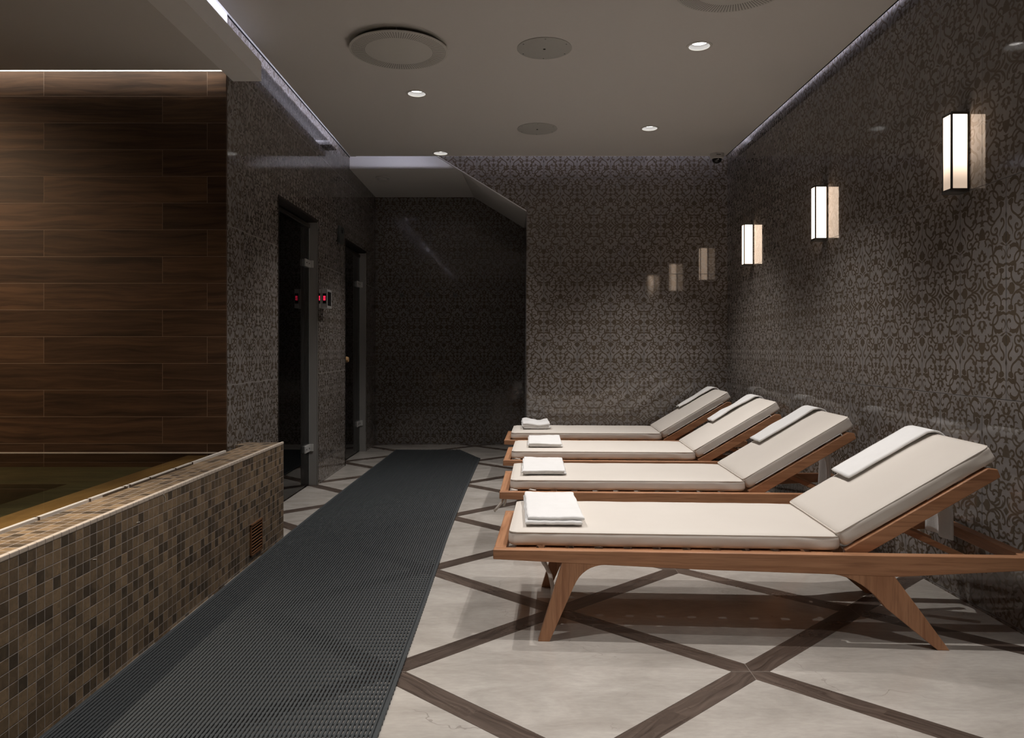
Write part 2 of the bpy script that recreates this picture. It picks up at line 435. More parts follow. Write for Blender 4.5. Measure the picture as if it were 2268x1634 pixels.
def empty(name, loc, label=None, cat=None, group=None, rz=0.0):
    o = bpy.data.objects.new(name, None); COL.objects.link(o); o.location = loc; o.rotation_euler = (0, 0, rz)
    o.empty_display_size = 0.1
    return tag(o, label, cat, group)
def tag(o, label=None, cat=None, group=None, kind=None):
    if label: o['label'] = label
    if cat: o['category'] = cat
    if group: o['group'] = group
    if kind: o['kind'] = kind
    return o
def struct(o, label=None, cat=None):
    return tag(o, label, cat, None, 'structure')
def copy_tree(o, parent=None):
    c = o.copy(); COL.objects.link(c)
    if parent is not None: c.parent = parent
    for ch in list(o.children): copy_tree(ch, c)
    return c

# ------------------------------------------------------------------ damask ornament (one quarter of a tile, traced)
def damask_quarter():
    AX, JX = 595.0, 1180.0
    def conv(x, y):
        top = 240 - 0.3445 * (x - AX); mid = 2816 - 0.1026 * (x - AX)
        u = min(max((x - AX) / (JX - AX), 0.0), 1.0); v = min(max((y - top) / (mid - top), 0.0), 1.0)
        return (u * TW / 2, v * TH / 2)
    O = 1416
    S = [  # strokes: (x, y, width in mm)
        [(625, 395, 12), (655, 450, 16), (650, 520, 16), (610, 560, 10), (595, 575, 4)],
        [(800, 300, 3), (790, 245, 3), (755, 235, 4), (720, 270, 5), (715, 310, 9), (735, 325, 9)],
        [(890, 380, 8), (905, 280, 10), (950, 190, 14), (1010, 150, 18), (1065, 180, 14), (1085, 230, 8), (1065, 260, 2)],
        [(1095, 165, 2), (1140, 210, 4), (1160, 290, 5), (1145, 360, 7), (1110, 400, 10), (1080, 375, 8), (1085, 350, 4)],
        [(880, 350, 9), (870, 420, 7), (895, 500, 7), (950, 555, 7), (985, 575, 8)],
        [(780, 450, 7), (785, 400, 8), (830, 370, 8), (890, 365, 9), (950, 400, 8), (985, 470, 8), (975, 540, 9)],
        [(975, 560, 14), (1040, 520, 14), (1085, 550, 14), (1125, 560, 12), (1150, 520, 5), (1165, 500, 2)],
        [(1060, 760, 9), (1060, 860, 9), (1025, 960, 9), (960, 1050, 9), (900, 1140, 9), (850, 1220, 9), (820, 1300, 9), (825, 1380, 9), (870, 1430, 10), (930, 1425, 10), (965, 1370, 10), (970, 1310, 10), (945, 1275, 10), (915, 1310, 9), (925, 1345, 4)],
        [(930, 1430, 8), (975, 1480, 8), (985, 1560, 8), (965, 1630, 8), (920, 1661, 8), (870, 1640, 9), (862, 1570, 11), (892, 1528, 10), (920, 1560, 6)],
        [(970, 650, 12), (985, 740, 9), (960, 790, 6), (915, 810, 5), (870, 790, 10), (820, 800, 8), (800, 830, 6)],
        [(870, 790, 9), (905, 830, 10), (890, 880, 10), (860, 870, 6)],
        [(740, 1100, 8), (760, 1150, 8), (810, 1195, 8), (865, 1190, 8), (910, 1150, 6)],
        [(800, 990, 16), (800, 1040, 12), (840, 1090, 9), (890, 1110, 8), (940, 1080, 6)],
        [(790, 970, 14), (750, 1020, 12), (740, 1100, 9), (690, 1105, 7), (640, 1115, 8), (612, 1160, 9)],
        [(770, 800, 8), (775, 700, 9), (760, 620, 12), (770, 540, 13), (805, 495, 2)],
        [(770, 640, 9), (720, 590, 9), (660, 590, 9), (615, 640, 8), (615, 710, 9), (645, 740, 10), (670, 715, 7)],
        [(775, 690, 6), (820, 650, 6), (870, 670, 1)],
        [(1040, 1490, 1), (1030, 1420, 5), (1060, 1310, 8), (1110, 1220, 9), (1130, 1130, 9), (1110, 1060, 10), (1075, 1050, 12), (1065, 1095, 10), (1085, 1110, 4)],
        [(670, 1430, 9), (700, 1370, 9), (745, 1355, 9), (775, 1400, 9), (760, 1460, 10), (730, 1490, 9)],
        [(680, 1570, 9), (720, 1540, 9), (770, 1545, 9), (820, 1600, 9), (850, 1680, 10), (855, 1780, 10), (868, 1880, 10), (862, 1960, 10), (880, 2060, 9), (920, 2130, 9), (970, 2170, 8)],
        [(670, 160 + O, 10), (680, 220 + O, 10), (700, 270 + O, 9), (680, 300 + O, 8)],
        [(850, 310 + O, 6), (800, 265 + O, 9), (760, 290 + O, 9), (750, 330 + O, 5)],
        [(885, 500 + O, 9), (910, 430 + O, 10), (960, 360 + O, 14), (1020, 330 + O, 18), (1070, 350 + O, 12), (1085, 420 + O, 2)],
        [(1100, 350 + O, 2), (1140, 400 + O, 4), (1160, 480 + O, 5), (1145, 560 + O, 7), (1110, 600 + O, 10), (1080, 560 + O, 8), (1095, 535 + O, 4)],
        [(1180, 270 + O, 3), (1160, 285 + O, 3), (1140, 250 + O, 3)],
        [(625, 490 + O, 12), (660, 550 + O, 16), (655, 620 + O, 16), (620, 660 + O, 10), (598, 668 + O, 4)],
        [(790, 600 + O, 7), (800, 550 + O, 8), (850, 530 + O, 9), (920, 530 + O, 8), (975, 600 + O, 8), (990, 680 + O, 9), (985, 740 + O, 9)],
        [(1060, 750 + O, 12), (1110, 770 + O, 12), (1150, 740 + O, 10), (1180, 715 + O, 8)],
        [(1060, 960 + O, 9), (1060, 1060 + O, 9), (1020, 1180 + O, 9), (940, 1280 + O, 9), (860, 1320 + O, 9), (790, 1290 + O, 9), (745, 1230 + O, 9), (755, 1160 + O, 9)],
        [(690, 1070 + O, 4), (650, 1060 + O, 7), (620, 1120 + O, 10), (640, 1240 + O, 10), (700, 1330 + O, 9), (790, 1370 + O, 8), (870, 1352 + O, 5)],
        [(680, 1160 + O, 2), (668, 1240 + O, 7), (700, 1310 + O, 8)],
        [(800, 1120 + O, 16), (830, 1200 + O, 10), (880, 1260 + O, 8), (940, 1240 + O, 6)],
        [(780, 950 + O, 8), (770, 850 + O, 9), (755, 760 + O, 12), (770, 690 + O, 13), (820, 655 + O, 2)],
        [(770, 770 + O, 9), (720, 740 + O, 9), (660, 740 + O, 9), (615, 790 + O, 8), (615, 860 + O, 9), (645, 880 + O, 10), (675, 850 + O, 7)],
        [(775, 850 + O, 6), (830, 815 + O, 6), (875, 840 + O, 1)],
        [(970, 870 + O, 12), (980, 960 + O, 8), (930, 990 + O, 6), (880, 960 + O, 10), (820, 970 + O, 8), (800, 1000 + O, 6)],
        [(880, 960 + O, 9), (910, 1010 + O, 10), (895, 1060 + O, 9), (865, 1050 + O, 6)],
        [(1180, 1065 + O, 7), (1150, 1100 + O, 8), (1110, 1110 + O, 7), (1085, 1085 + O, 5)],
    ]
    P = [
        [(595, 280), (628, 330), (630, 385), (600, 405), (595, 405)],
        [(650, 400), (685, 335), (690, 400), (670, 430)],
        [(690, 440), (712, 390), (712, 450), (690, 500)],
        [(815, 190), (850, 185), (880, 230), (895, 330), (870, 340), (835, 280)],
        [(960, 160), (1000, 115), (1090, 125), (1075, 200), (1010, 170)],
        [(950, 580), (1000, 510), (1060, 520), (1080, 560), (1050, 610), (1000, 620), (995, 700), (960, 720), (945, 640)],
        [(1010, 660), (1060, 600), (1125, 630), (1135, 690), (1110, 750), (1060, 780), (1020, 740)],
        [(680, 780), (730, 755), (780, 790), (790, 950), (760, 960), (715, 920), (700, 850)],
        [(770, 960), (820, 960), (855, 1010), (840, 1070), (790, 1070), (755, 1040)],
        [(595, 775), (610, 800), (615, 840), (660, 830), (635, 870), (640, 920), (670, 930), (670, 970), (640, 955), (615, 985), (602, 995), (600, 1050), (620, 1090), (640, 1140), (625, 1190), (660, 1230), (620, 1230), (595, 1240)],
        [(1180, 860), (1155, 940), (1165, 1000), (1180, 1040)],
        [(595, 1265), (640, 1310), (665, 1380), (670, 1430), (680, 1500), (675, 1560), (640, 1560), (595, 1570)],
        [(880, 480 + O), (900, 350 + O), (945, 270 + O), (970, 330 + O), (930, 400 + O)],
        [(970, 330 + O), (1040, 290 + O), (1105, 295 + O), (1085, 380 + O), (1020, 350 + O)],
        [(1180, 1340), (1130, 1400), (1110, 1460), (1080, 1470), (1090, 1560), (1120, 1610), (1180, 1640)],
        [(1035, 220 + O), (1090, 200 + O), (1140, 240 + O), (1160, 275 + O), (1100, 270 + O)],
        [(595, 370 + O), (630, 430 + O), (635, 480 + O), (605, 500 + O), (595, 500 + O)],
        [(650, 500 + O), (680, 440 + O), (690, 500 + O), (670, 530 + O)],
        [(690, 540 + O), (718, 510 + O), (716, 570 + O), (695, 600 + O)],
        [(960, 740 + O), (1020, 700 + O), (1070, 720 + O), (1075, 760 + O), (1060, 830 + O), (1000, 830 + O), (995, 930 + O), (960, 950 + O), (945, 830 + O)],
        [(1020, 850 + O), (1080, 830 + O), (1130, 850 + O), (1135, 910 + O), (1100, 960 + O), (1060, 975 + O), (1020, 930 + O)],
        [(770, 1120 + O), (820, 1110 + O), (855, 1150 + O), (840, 1210 + O), (790, 1210 + O), (750, 1180 + O)],
        [(680, 920 + O), (740, 900 + O), (780, 930 + O), (800, 1110 + O), (760, 1110 + O), (715, 1060 + O), (700, 980 + O)],
        [(595, 1305 + O), (660, 1400 + O), (595, 1405 + O)],
        [(975, 1362 + O), (990, 1280 + O), (1030, 1210 + O), (1095, 1215 + O), (1110, 1270 + O), (1165, 1345 + O)],
    ]
    out = []; lay = []
    sub = 3
    for si, st in enumerate(S):
        pts = [(*conv(x, y), wd * 0.00096) for x, y, wd in st]
        n = len(pts); sm = []
        for i in range(n - 1):
            p0, p1, p2, p3 = pts[max(i - 1, 0)], pts[i], pts[i + 1], pts[min(i + 2, n - 1)]
            for k in range(sub):
                t = k / sub
                sm.append(tuple(0.5 * (2 * b + (c - a) * t + (2 * a - 5 * b + 4 * c - d) * t * t + (3 * b - a - 3 * c + d) * t ** 3) for a, b, c, d in zip(p0, p1, p2, p3)))
        sm.append(pts[-1])
        L, R = [], []
        for i, (x, y, wd) in enumerate(sm):
            ax, ay, _ = sm[max(i - 1, 0)]; bx, by, _ = sm[min(i + 1, len(sm) - 1)]
            dx, dy = bx - ax, by - ay; l = math.hypot(dx, dy) or 1e-6
            nx, ny = -dy / l * wd / 2, dx / l * wd / 2
            L.append((x + nx, y + ny)); R.append((x - nx, y - ny))
        for i in range(len(sm) - 1):
            out.append([L[i], L[i + 1], R[i + 1], R[i]]); lay.append(si * 4 + i % 3)
        x, y, wd = sm[-1]                       # round end
        if wd > 0.003:
            out.append([(x + wd / 2 * math.cos(2 * math.pi * k / 8), y + wd / 2 * math.sin(2 * math.pi * k / 8)) for k in range(8)]); lay.append(si * 4 + 3)
    for pi, po in enumerate(P):
        out.append([conv(x, y) for x, y in po]); lay.append(4 * len(S) + pi)
    res = []
    for f in out:
        res.append([(min(max(x, 0.0), TW / 2 - 0.0014), min(max(y, 0.0014), TH / 2)) for x, y in f])
    return res, lay

EPS = 0.00012
QUARTER, LAYER = damask_quarter()
TILE = []; TZ = []
for sx in (1, -1):
    for sy in (1, -1):
        for f, ly in zip(QUARTER, LAYER):
            TILE.append([(sx * x, sy * (TH / 2 - y)) for x, y in f]); TZ.append(EPS + ly * 1.5e-6)
TV = np.array([(p[0], p[1], z) for f, z in zip(TILE, TZ) for p in f]); TL = [len(f) for f in TILE]

def clip_poly(poly, planes):
    for a, b, c in planes:            # keep a*x + b*y <= c
        out = []; n = len(poly)
        for i in range(n):
            p, q = poly[i], poly[(i + 1) % n]
            dp, dq = a * p[0] + b * p[1] - c, a * q[0] + b * q[1] - c
            if dp <= 0: out.append(p)
            if (dp < 0) != (dq < 0) and abs(dp - dq) > 1e-12:
                t = dp / (dp - dq); out.append((p[0] + (q[0] - p[0]) * t, p[1] + (q[1] - p[1]) * t))
        poly = out
        if len(poly) < 3: return None
    return poly

def damask_faces(regions, phase, shift):
    """2-D ornament over rectangles (s0, s1, z0, z1); returns verts (s, z) and face sizes"""
    V, L = [], []
    for s0, s1, z0, z1, *extra in regions:
        rect = [(-1, 0, -s0), (1, 0, s1), (0, -1, -z0), (0, 1, z1), *extra]
        for row in range(int(math.floor((z0 - Z0) / TH)), int(math.ceil((z1 - Z0) / TH)) + 1):
            zc = Z0 + (row + 0.5) * TH
            off = phase - (0.5 * TW if (row + shift) % 2 else 0)
            for k in range(int((s0 - off) / TW) - 2, int((s1 - off) / TW) + 2):
                c = off + (k + 0.5) * TW
                a0, a1, b0, b1 = c - TW / 2, c + TW / 2, zc - TH / 2, zc + TH / 2
                if a1 <= s0 or a0 >= s1 or b1 <= z0 or b0 >= z1: continue
                inside = all(max(a * x for x in (a0, a1)) + max(b * y for y in (b0, b1)) <= cc + 1e-9 for a, b, cc in rect)
                if inside:
                    V.append(TV + np.array([c, zc, 0.0])); L.extend(TL)
                else:
                    for f, tz in zip(TILE, TZ):
                        g = clip_poly([(x + c, y + zc) for x, y in f], rect)
                        if g: V.append(np.array([(x, y, tz) for x, y in g])); L.append(len(g))
    return np.concatenate(V), L

def damask_wall(name, base, mat, regions, phase, shift, place):
    """base: MB of the wall itself; ornament laid on it by place(s, z) -> xyz arrays"""
    V2, L = damask_faces(regions, phase, shift)
    V3 = np.stack(place(V2[:, 0], V2[:, 1], V2[:, 2]), 1)
    bv = np.array(base.v, dtype=float); nb = len(bv)
    allv = np.concatenate([bv, V3]); loops = [i for f in base.f for i in f] + list(range(nb, nb + len(V3)))
    sizes = [len(f) for f in base.f] + L
    starts = np.concatenate([[0], np.cumsum(sizes)[:-1]])
    me = bpy.data.meshes.new(name)
    me.vertices.add(len(allv)); me.vertices.foreach_set('co', allv.astype(np.float32).ravel())
    me.loops.add(len(loops)); me.loops.foreach_set('vertex_index', np.array(loops, dtype=np.int32))
    me.polygons.add(len(sizes)); me.polygons.foreach_set('loop_start', starts.astype(np.int32))
    idx = np.array([x + 1 if x else 0 for x in base.m] + [1] * len(L), dtype=np.int32)
    me.materials.append(mat); me.materials.append(M['ink']); me.materials.append(M['jamb'])
    me.polygons.foreach_set('material_index', idx)
    me.polygons.foreach_set('use_smooth', np.zeros(len(sizes), dtype=bool))
    me.update(calc_edges=True); me.validate()
    o = bpy.data.objects.new(name, me); COL.objects.link(o)
    return struct(o)

# right wall
b = MB().box(XR, XR + 0.1, YF, YB + 0.1, 0, ZS)
damask_wall('wall_right', b, M['tile_right'], [(0.0, YB, 0.0, ZS)], 3.054 % TW, 0, lambda s, z, e: (XR - e, s, z))
# back wall with the sloping opening to the alcove
XA = 0.113; ZD = 2.301; SL = -0.615
XT = XA - (ZS - ZD) / 0.615

b = MB().prism([(XA, 0), (XR, 0), (XR, ZS), (XT, ZS), (XA, ZD)], YB, YB + 0.05, 'y')
damask_wall('wall_back', b, M['tile_back'], [(XA, XR, 0.0, ZS), (XT, XA, ZD, ZS, (-0.615, -1.0, -(ZD + 0.615 * XA)))], 0.267, 1,
            lambda s, z, e: (s, YB - e, z))
struct(MB().box(XA, XA + 0.08, YB + 0.05, YA, 0, 2.75).build('wall_alcove_side', M['jamb']))
b = MB().box(XL - 0.1, XA + 0.1, YA, YA + 0.1, 0, 2.9)
damask_wall('wall_alcove', b, M['tile_alcove'], [(XL, XA, 0.0, 2.75)], -0.4785, 1, lambda s, z, e: (s, YA - e, z))
# left wall with two door openings
D1, D2, DZ = (4.897, 5.865), (6.84, 7.78), 2.058
WT = 0.134
b = MB()
for y0, y1, z0, z1 in ((4.02, D1[0], 0, 2.85), (D1[0], D1[1], DZ, 2.85), (D1[1], D2[0], 0, 2.85), (D2[0], D2[1], DZ, 2.85), (D2[1], YA, 0, 2.85)):
    b.box(XL - WT, XL, y0, y1, z0, z1)
b.m = [0] * len(b.f)
damask_wall('wall_left', b, M['tile_left'], [(4.02, D1[0], 0, 2.85), (D1[0], D1[1], DZ, 2.85), (D1[1], D2[0], 0, 2.85), (D2[0], D2[1], DZ, 2.85), (D2[1], YA, 0, 2.85)],
            4.207, 1, lambda s, z, e: (XL + e, s, z))
struct(MB().box(XPOOL, XL - 0.001, YW, 4.019, 0, 2.70).build('wall_pool', M['planks']))
struct(MB().box(XPOOL - 0.1, XPOOL, YF, 4.02, 0, 2.86).build('wall_pool_left', M['planks']))
struct(MB().box(XPOOL - 0.1, XR + 0.1, YF - 0.1, YF, 0, 2.9).build('wall_front', M['frontwall']))
struct(MB().box(XPOOL - 0.1, XR + 0.1, YF, YA + 0.1, -0.1, 0).build('floor', M['floor']))

# ceilings
def boolean_cut(o, cutters):
    for c in cutters:
        m = o.modifiers.new('cut', 'BOOLEAN'); m.object = c; m.operation = 'DIFFERENCE'; m.solver = 'EXACT'
    dg = bpy.context.evaluated_depsgraph_get(); me = bpy.data.meshes.new_from_object(o.evaluated_get(dg))
    o.modifiers.clear(); o.data = me
    for c in cutters: bpy.data.objects.remove(c)
DL = [(-0.639, 4.936), (1.029, 4.160), (1.036, 5.718), (-0.629, 6.448)]        # downlights in view
DF = [(-0.635, 4.147), (1.0, 3.40)]                                             # round air diffusers
panel = MB().box(PX0, PX1, YF, PY1, ZC, ZC + 0.045).build('ceiling', M['plaster'])
cut = []
for x, y in DL: cut.append(MB().lathe([(0.001, -0.1), (0.059, -0.1), (0.059, 0.2), (0.001, 0.2)], (x, y, ZC), 40).build('cutter', M['black']))
for x, y in DF: cut.append(MB().lathe([(0.001, -0.1), (0.245, -0.1), (0.245, 0.2), (0.001, 0.2)], (x, y, ZC), 64).build('cutter', M['black']))
boolean_cut(panel, cut); struct(panel)
struct(MB().box(-1.475, 1.78, YF, 6.46, ZS, ZS + 0.08).build('ceiling_upper', M['dim_slab']))
struct(MB().box(1.78, XR + 0.06, YF, 6.70, ZS, ZS + 0.08).box(-0.25, 1.78, 6.46, 6.70, ZS, ZS + 0.08).box(-1.475, -0.25, 6.46, 6.60, ZS, ZS + 0.08).build('cove_bounce_edge', M['plaster_white']))  # white slab edges added to bounce cove glow onto right and back walls
struct(MB().box(XL - 0.06, -1.475, YF, 7.02, ZS, ZS + 0.05).build('trim_5', M['plaster_white']))
struct(MB().box(XL - 0.06, XR + 0.06, 6.60, 7.06, ZS + 0.06, ZS + 0.10).build('ceiling_blackout', M['black']))  # unseen black sheet added to keep the alcove wall's reflection dark
b = MB().box(XL - 0.02, -0.447, 7.02, YA, ZC, ZS + 0.07)
struct(b.build('ceiling_alcove', M['plaster']))
# sloping soffit under the slanted edge of the back wall
P1 = (XT, YB + 0.012, ZS); Pm = (-0.484, YB + 0.012, 2.669); P2 = (XA, YB + 0.012, ZD - 0.002)
b = MB()
b.face([Pm, P2, (XA, YA, 2.405), (-0.447, YA, ZC + 0.002), (-0.507, 7.02, ZC + 0.002)])
b.face([P1, Pm, (-0.507, 7.02, ZC), (-0.70, 7.02, ZS)])
b.face([P1, Pm, P2, (XA, YA, 2.405), (XA, YA, ZS), (XA, YB + 0.05, ZS)])
struct(b.build('ceiling_slope', M['plaster']))
b = MB()
for A_, B_ in ((P1, P2),):
    A_, B_ = Vector(A_), Vector(B_); d = (B_ - A_).normalized(); n = Vector((d.z, 0, -d.x)) * 0.006
    if n.z > 0: n = -n
    vs = []
    for q in (A_, B_):
        for yy in (YB - 0.004, YB + 0.03):
            for k in (0, 1): vs.append((q.x + n.x * k, yy, q.z + n.z * k))
    b.add(vs, [(0, 1, 3, 2), (4, 6, 7, 5), (0, 4, 5, 1), (2, 3, 7, 6), (0, 2, 6, 4), (1, 5, 7, 3)])
struct(b.build('trim_1', M['plaster_white']))
# black strips put in for the shade of narrow gaps
struct(MB().box(XL - 0.02, XL + 0.001, 4.02, 7.02, 2.850, ZS).build('shadow_strip_left', M['black']))
struct(MB().box(PX1, PX1 + 0.010, YF, PY1, ZC + 0.001, ZC + 0.03).build('shadow_strip_right', M['black']))
# pool ceiling with its cove, bulkhead beside the main ceiling
b = MB().box(XPOOL, -1.53, YF, 3.92, ZP, ZP + 0.04)
struct(b.build('ceiling_pool', M['plaster']))
struct(MB().box(XPOOL, -1.6, YF, YW, 2.70, 2.78).build('ceiling_pool_upper', M['plaster_white']))
b = MB().box(-1.53, -1.375, YF, 4.085, ZP, 2.63)
b.box(-1.60, XL, YF, 4.02, 2.63, ZS)
struct(b.build('ceiling_bulkhead', M['plaster_white']))

struct(MB().box(XPOOL, -1.537, YW - 0.003, YW + 0.001, 2.5485, 2.70).build('cove_bright_band', M['plaster_white']))  # white band added so the lit cove edge reads as a bright line

# dark cabins behind the glass doors
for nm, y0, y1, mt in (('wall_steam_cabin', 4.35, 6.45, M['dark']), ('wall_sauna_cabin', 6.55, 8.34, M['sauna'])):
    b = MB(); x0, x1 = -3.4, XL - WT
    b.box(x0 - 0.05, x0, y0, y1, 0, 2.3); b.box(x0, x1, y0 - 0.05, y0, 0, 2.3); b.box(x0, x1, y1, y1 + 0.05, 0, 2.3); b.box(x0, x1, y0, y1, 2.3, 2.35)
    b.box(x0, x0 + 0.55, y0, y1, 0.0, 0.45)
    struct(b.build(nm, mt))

# ------------------------------------------------------------------ glass doors
def glass_door(nm, y0, y1, steel_knob):
    root = empty(nm, (XL, (y0 + y1) / 2, 0)); struct(root)
    yc = (y0 + y1) / 2; a, c = y0 - yc, y1 - yc
    xg = -0.067
    j = MB(); j.box(-WT - 0.001, 0.0015, c - 0.004, c + 0.002, 0, DZ); j.box(-WT - 0.001, 0.0015, a - 0.002, a + 0.004, 0, DZ); j.build('jamb', M['jamb'], root)
    MB().box(-WT - 0.001, 0.0018, a, c, DZ - 0.006, DZ + 0.002).build('lintel_lining', M['dark'], root)
    fr = MB(); fr.box(0.0008, 0.0035, a - 0.014, a - 0.001, 0, DZ + 0.014); fr.box(0.0008, 0.0035, c + 0.003, c + 0.016, 0, DZ + 0.014); fr.box(0.0008, 0.0035, a - 0.001, c + 0.003, DZ + 0.001, DZ + 0.014)
    fr.build('frame', M['dark'], root)
    t = MB(); t.box(-0.0015, 0.003, c - 0.004, c + 0.000, 0, DZ); t.build('jamb_edge', M['silver_trim'], root)
    MB().box(xg - 0.004, xg + 0.004, a + 0.012, c - 0.012, 0.012, DZ - 0.05).build('glass_pane', M['glass'], root)
    MB().box(xg - 0.005, xg + 0.005, c - 0.012, c - 0.006, 0.012, DZ - 0.05).build('glass_edge', M['glass_edge'], root)
    MB().box(xg - 0.012, xg + 0.012, a + 0.005, c - 0.005, DZ - 0.05, DZ - 0.022).build('top_rail', M['nickel'], root, 0.002)
    for z in (1.727, 0.295):
        h = MB(); h.box(xg + 0.004, xg + 0.016, c - 0.15, c - 0.012, z - 0.028, z + 0.028)
        h.box(xg - 0.01, xg + 0.038, c - 0.014, c - 0.004, z - 0.028, z + 0.028)
        ho = h.build('hinge', M['steel'], root, 0.002)
        s = MB()
        for yy in (c - 0.12, c - 0.05):
            s.lathe([(0.0001, 0.004), (0.006, 0.004), (0.006, 0)], (xg + 0.016, yy, z), 10, 0, 'x')
        s.build('screw', M['nickel'], ho)
    if not steel_knob:
        k = MB(); k.lathe([(0.001, 0.075), (0.022, 0.072), (0.028, 0.055), (0.022, 0.035), (0.012, 0.02), (0.014, 0.0)], (xg + 0.004, a + 0.09, 0.965), 20, 0, 'x')
        k.lathe([(0.001, -0.075), (0.022, -0.072), (0.028, -0.055), (0.022, -0.035), (0.012, -0.02), (0.014, 0.0)], (xg - 0.004, a + 0.09, 0.965), 20, 0, 'x')
        k.build('door_knob', M['knobwood'], root, smooth=60)
    return root
glass_door('door_1', *D1, True)
glass_door('door_2', *D2, False)

# ------------------------------------------------------------------ plunge pool
PF, PI, PH = -1.308, -1.484, 0.537
pool = empty('plunge_pool', (0, 0, 0), 'raised plunge pool with brown stone mosaic side, water up to the rim', 'pool')
b = MB().box(PI, PF, YF, 4.26, 0, PH)
b.box(XL + 0.002, PI, 4.13, 4.26, 0, PH)
b.build('mosaic_wall', M['mosaic'], pool)
MB().box(PF - 0.012, PF + 0.0012, YF, 4.262, PH - 0.011, PH + 0.0045).build('edge_strip', M['edge'], pool, 0.003)
b = MB().box(PI - 0.010, PI + 0.004, YF, 3.86, PH - 0.05, PH + 0.010)
gut = b.build('overflow_rail', M['silver_trim'], pool, 0.002)
for y in (2.334, 2.616, 2.852, 2.889, 3.05, 3.28, 3.45):
    MB().box(PI - 0.011, PI + 0.008, y - 0.0025, y + 0.0025, PH - 0.02, PH + 0.0108).build('joint_clip', M['bronze'], gut)
MB().box(PI + 0.004, PI + 0.007, 2.70, 2.87, PH, PH + 0.007).build('cover_strip', M['bronze'], gut)
MB().box(PI + 0.004, PI + 0.007, 2.90, 3.44, PH, PH + 0.006).build('cover_strip', M['bronze'], gut)
MB().box(-1.742, PI - 0.010, YF, YW, 0.30, 0.499).build('overflow_ledge', M['slab'], pool)
b = MB().box(-2.085, -1.742, YF, 3.50, 0.02, 0.4375); b.box(XPOOL, -1.742, 3.50, YW, 0.02, 0.4375)
b.build('bench', M['pool'], pool)
MB().box(XPOOL, -2.085, YF, 3.50, 0.004, 0.06).build('basin_floor', M['pool_deep'], pool)
b = MB(); b.face([(XPOOL, YF, 0.5125), (PI - 0.010, YF, 0.5125), (PI - 0.010, YW, 0.5125), (XPOOL, YW, 0.5125)])
b.build('water', M['water'], pool)
MB().box(XPOOL, -1.50, YW - 0.004, YW + 0.002, 0.5125, 0.5165).build('waterline_strip', M['silver_trim'], pool)  # pale strip: grout line with its bright reflection put into one colour
MB().box(XL + 0.001, PI - 0.001, YW + 0.016, 4.13, 0.05, 0.36).build('drain_pit', M['dark'], pool)  # coloured near-black so the hole reads as deep shade
for (y, z, l, dz) in ((2.60, 0.468, 0.022, -0.003), (2.33, 0.416, 0.018, -0.004)):
    MB().tube([(PF + 0.0006, y, z), (PF + 0.0006, y + l * 0.5, z + dz * 0.4), (PF + 0.0006, y + l, z + dz)], 0.001, 6).build('lime_mark', M['white_mark'], pool)
pth = [(PF + 0.0008, 2.80, 0.527), (PF + 0.0008, 2.812, 0.515), (PF + 0.0008, 2.815, 0.497)]
MB().tube(pth, 0.0015, 6).build('lime_mark', M['white_mark'], pool)

g = empty('vent_grille', (PF, 3.80, 0.115), 'small rusty bronze louvred grille low in the mosaic pool side', 'grille')
b = MB(); b.box(0, 0.008, -0.085, 0.085, -0.08, -0.070); b.box(0, 0.008, -0.085, 0.085, 0.070, 0.08); b.box(0, 0.008, -0.085, -0.075, -0.08, 0.08); b.box(0, 0.008, 0.075, 0.085, -0.08, 0.08)
b.build('frame', M['rust'], g, 0.0015)
MB().box(0.0003, 0.0015, -0.075, 0.075, -0.07, 0.07).build('back_plate', M['black'], g)
for k in range(9):
    z = -0.062 + k * 0.0155
    MB().prism([(0.001, z - 0.006), (0.0075, z - 0.002), (0.0075, z + 0.001), (0.001, z + 0.004)], -0.075, 0.075, 'y').build('slat', M['rust'], g)

# ------------------------------------------------------------------ drainage mat
def drainage_mat():
    b = MB(); x0, x1, pitch = -1.294, -0.374, 0.0125
    n = int((x1 - x0) / pitch)
    def yend(x):
        if x < -0.627: return 7.86
        return 7.86 + (x + 0.627) / (-0.345 + 0.627) * (7.15 - 7.86)
    def prof(y):   # slow sideways wander of the mat
        return 0.005 * math.sin((y - 2.0) * 1.3) + 0.016 * max(0.0, y - 4.2)
    ys = [1.0 + 0.28 * k for k in range(26)]
    for i in range(n + 1):
        x = x0 + i * pitch; hw = 0.0038 if 0 < i < n else 0.0065
        ye = yend(x) + random.uniform(-0.006, 0.006)
        pts = [y for y in ys if y < ye - 0.05] + [ye]
        ring = [(-hw, 0.003), (-hw, 0.0078), (-hw * 0.5, 0.0092), (hw * 0.5, 0.0092), (hw, 0.0078), (hw, 0.003)]
        vs = [(x + prof(y) + u, y, v) for y in pts for u, v in ring]; m = len(ring); N = len(pts)
        fs = [(k * m + j, k * m + (j + 1) % m, (k + 1) * m + (j + 1) % m, (k + 1) * m + j) for k in range(N - 1) for j in range(m)]
        fs += [tuple(range(m)), tuple((N - 1) * m + j for j in range(m))[::-1]]
        b.add(vs, fs)
    y = 1.02
    while y < 7.8:
        xe = x1
        if y > 7.1: xe = min(x1, -0.627 + (7.86 - y) / 0.71 * 0.282)
        b.box(x0 + prof(y), xe + prof(y), y - 0.004, y + 0.004, 0.0005, 0.0045); y += 0.031
    o = b.build('drainage_mat', M['rubber'])
    tag(o, 'long dark grey slatted rubber mat running along the pool to the alcove', 'mat')
drainage_mat()

# ------------------------------------------------------------------ sun loungers
LL, LW, ZT = 1.93, 0.66, 0.334

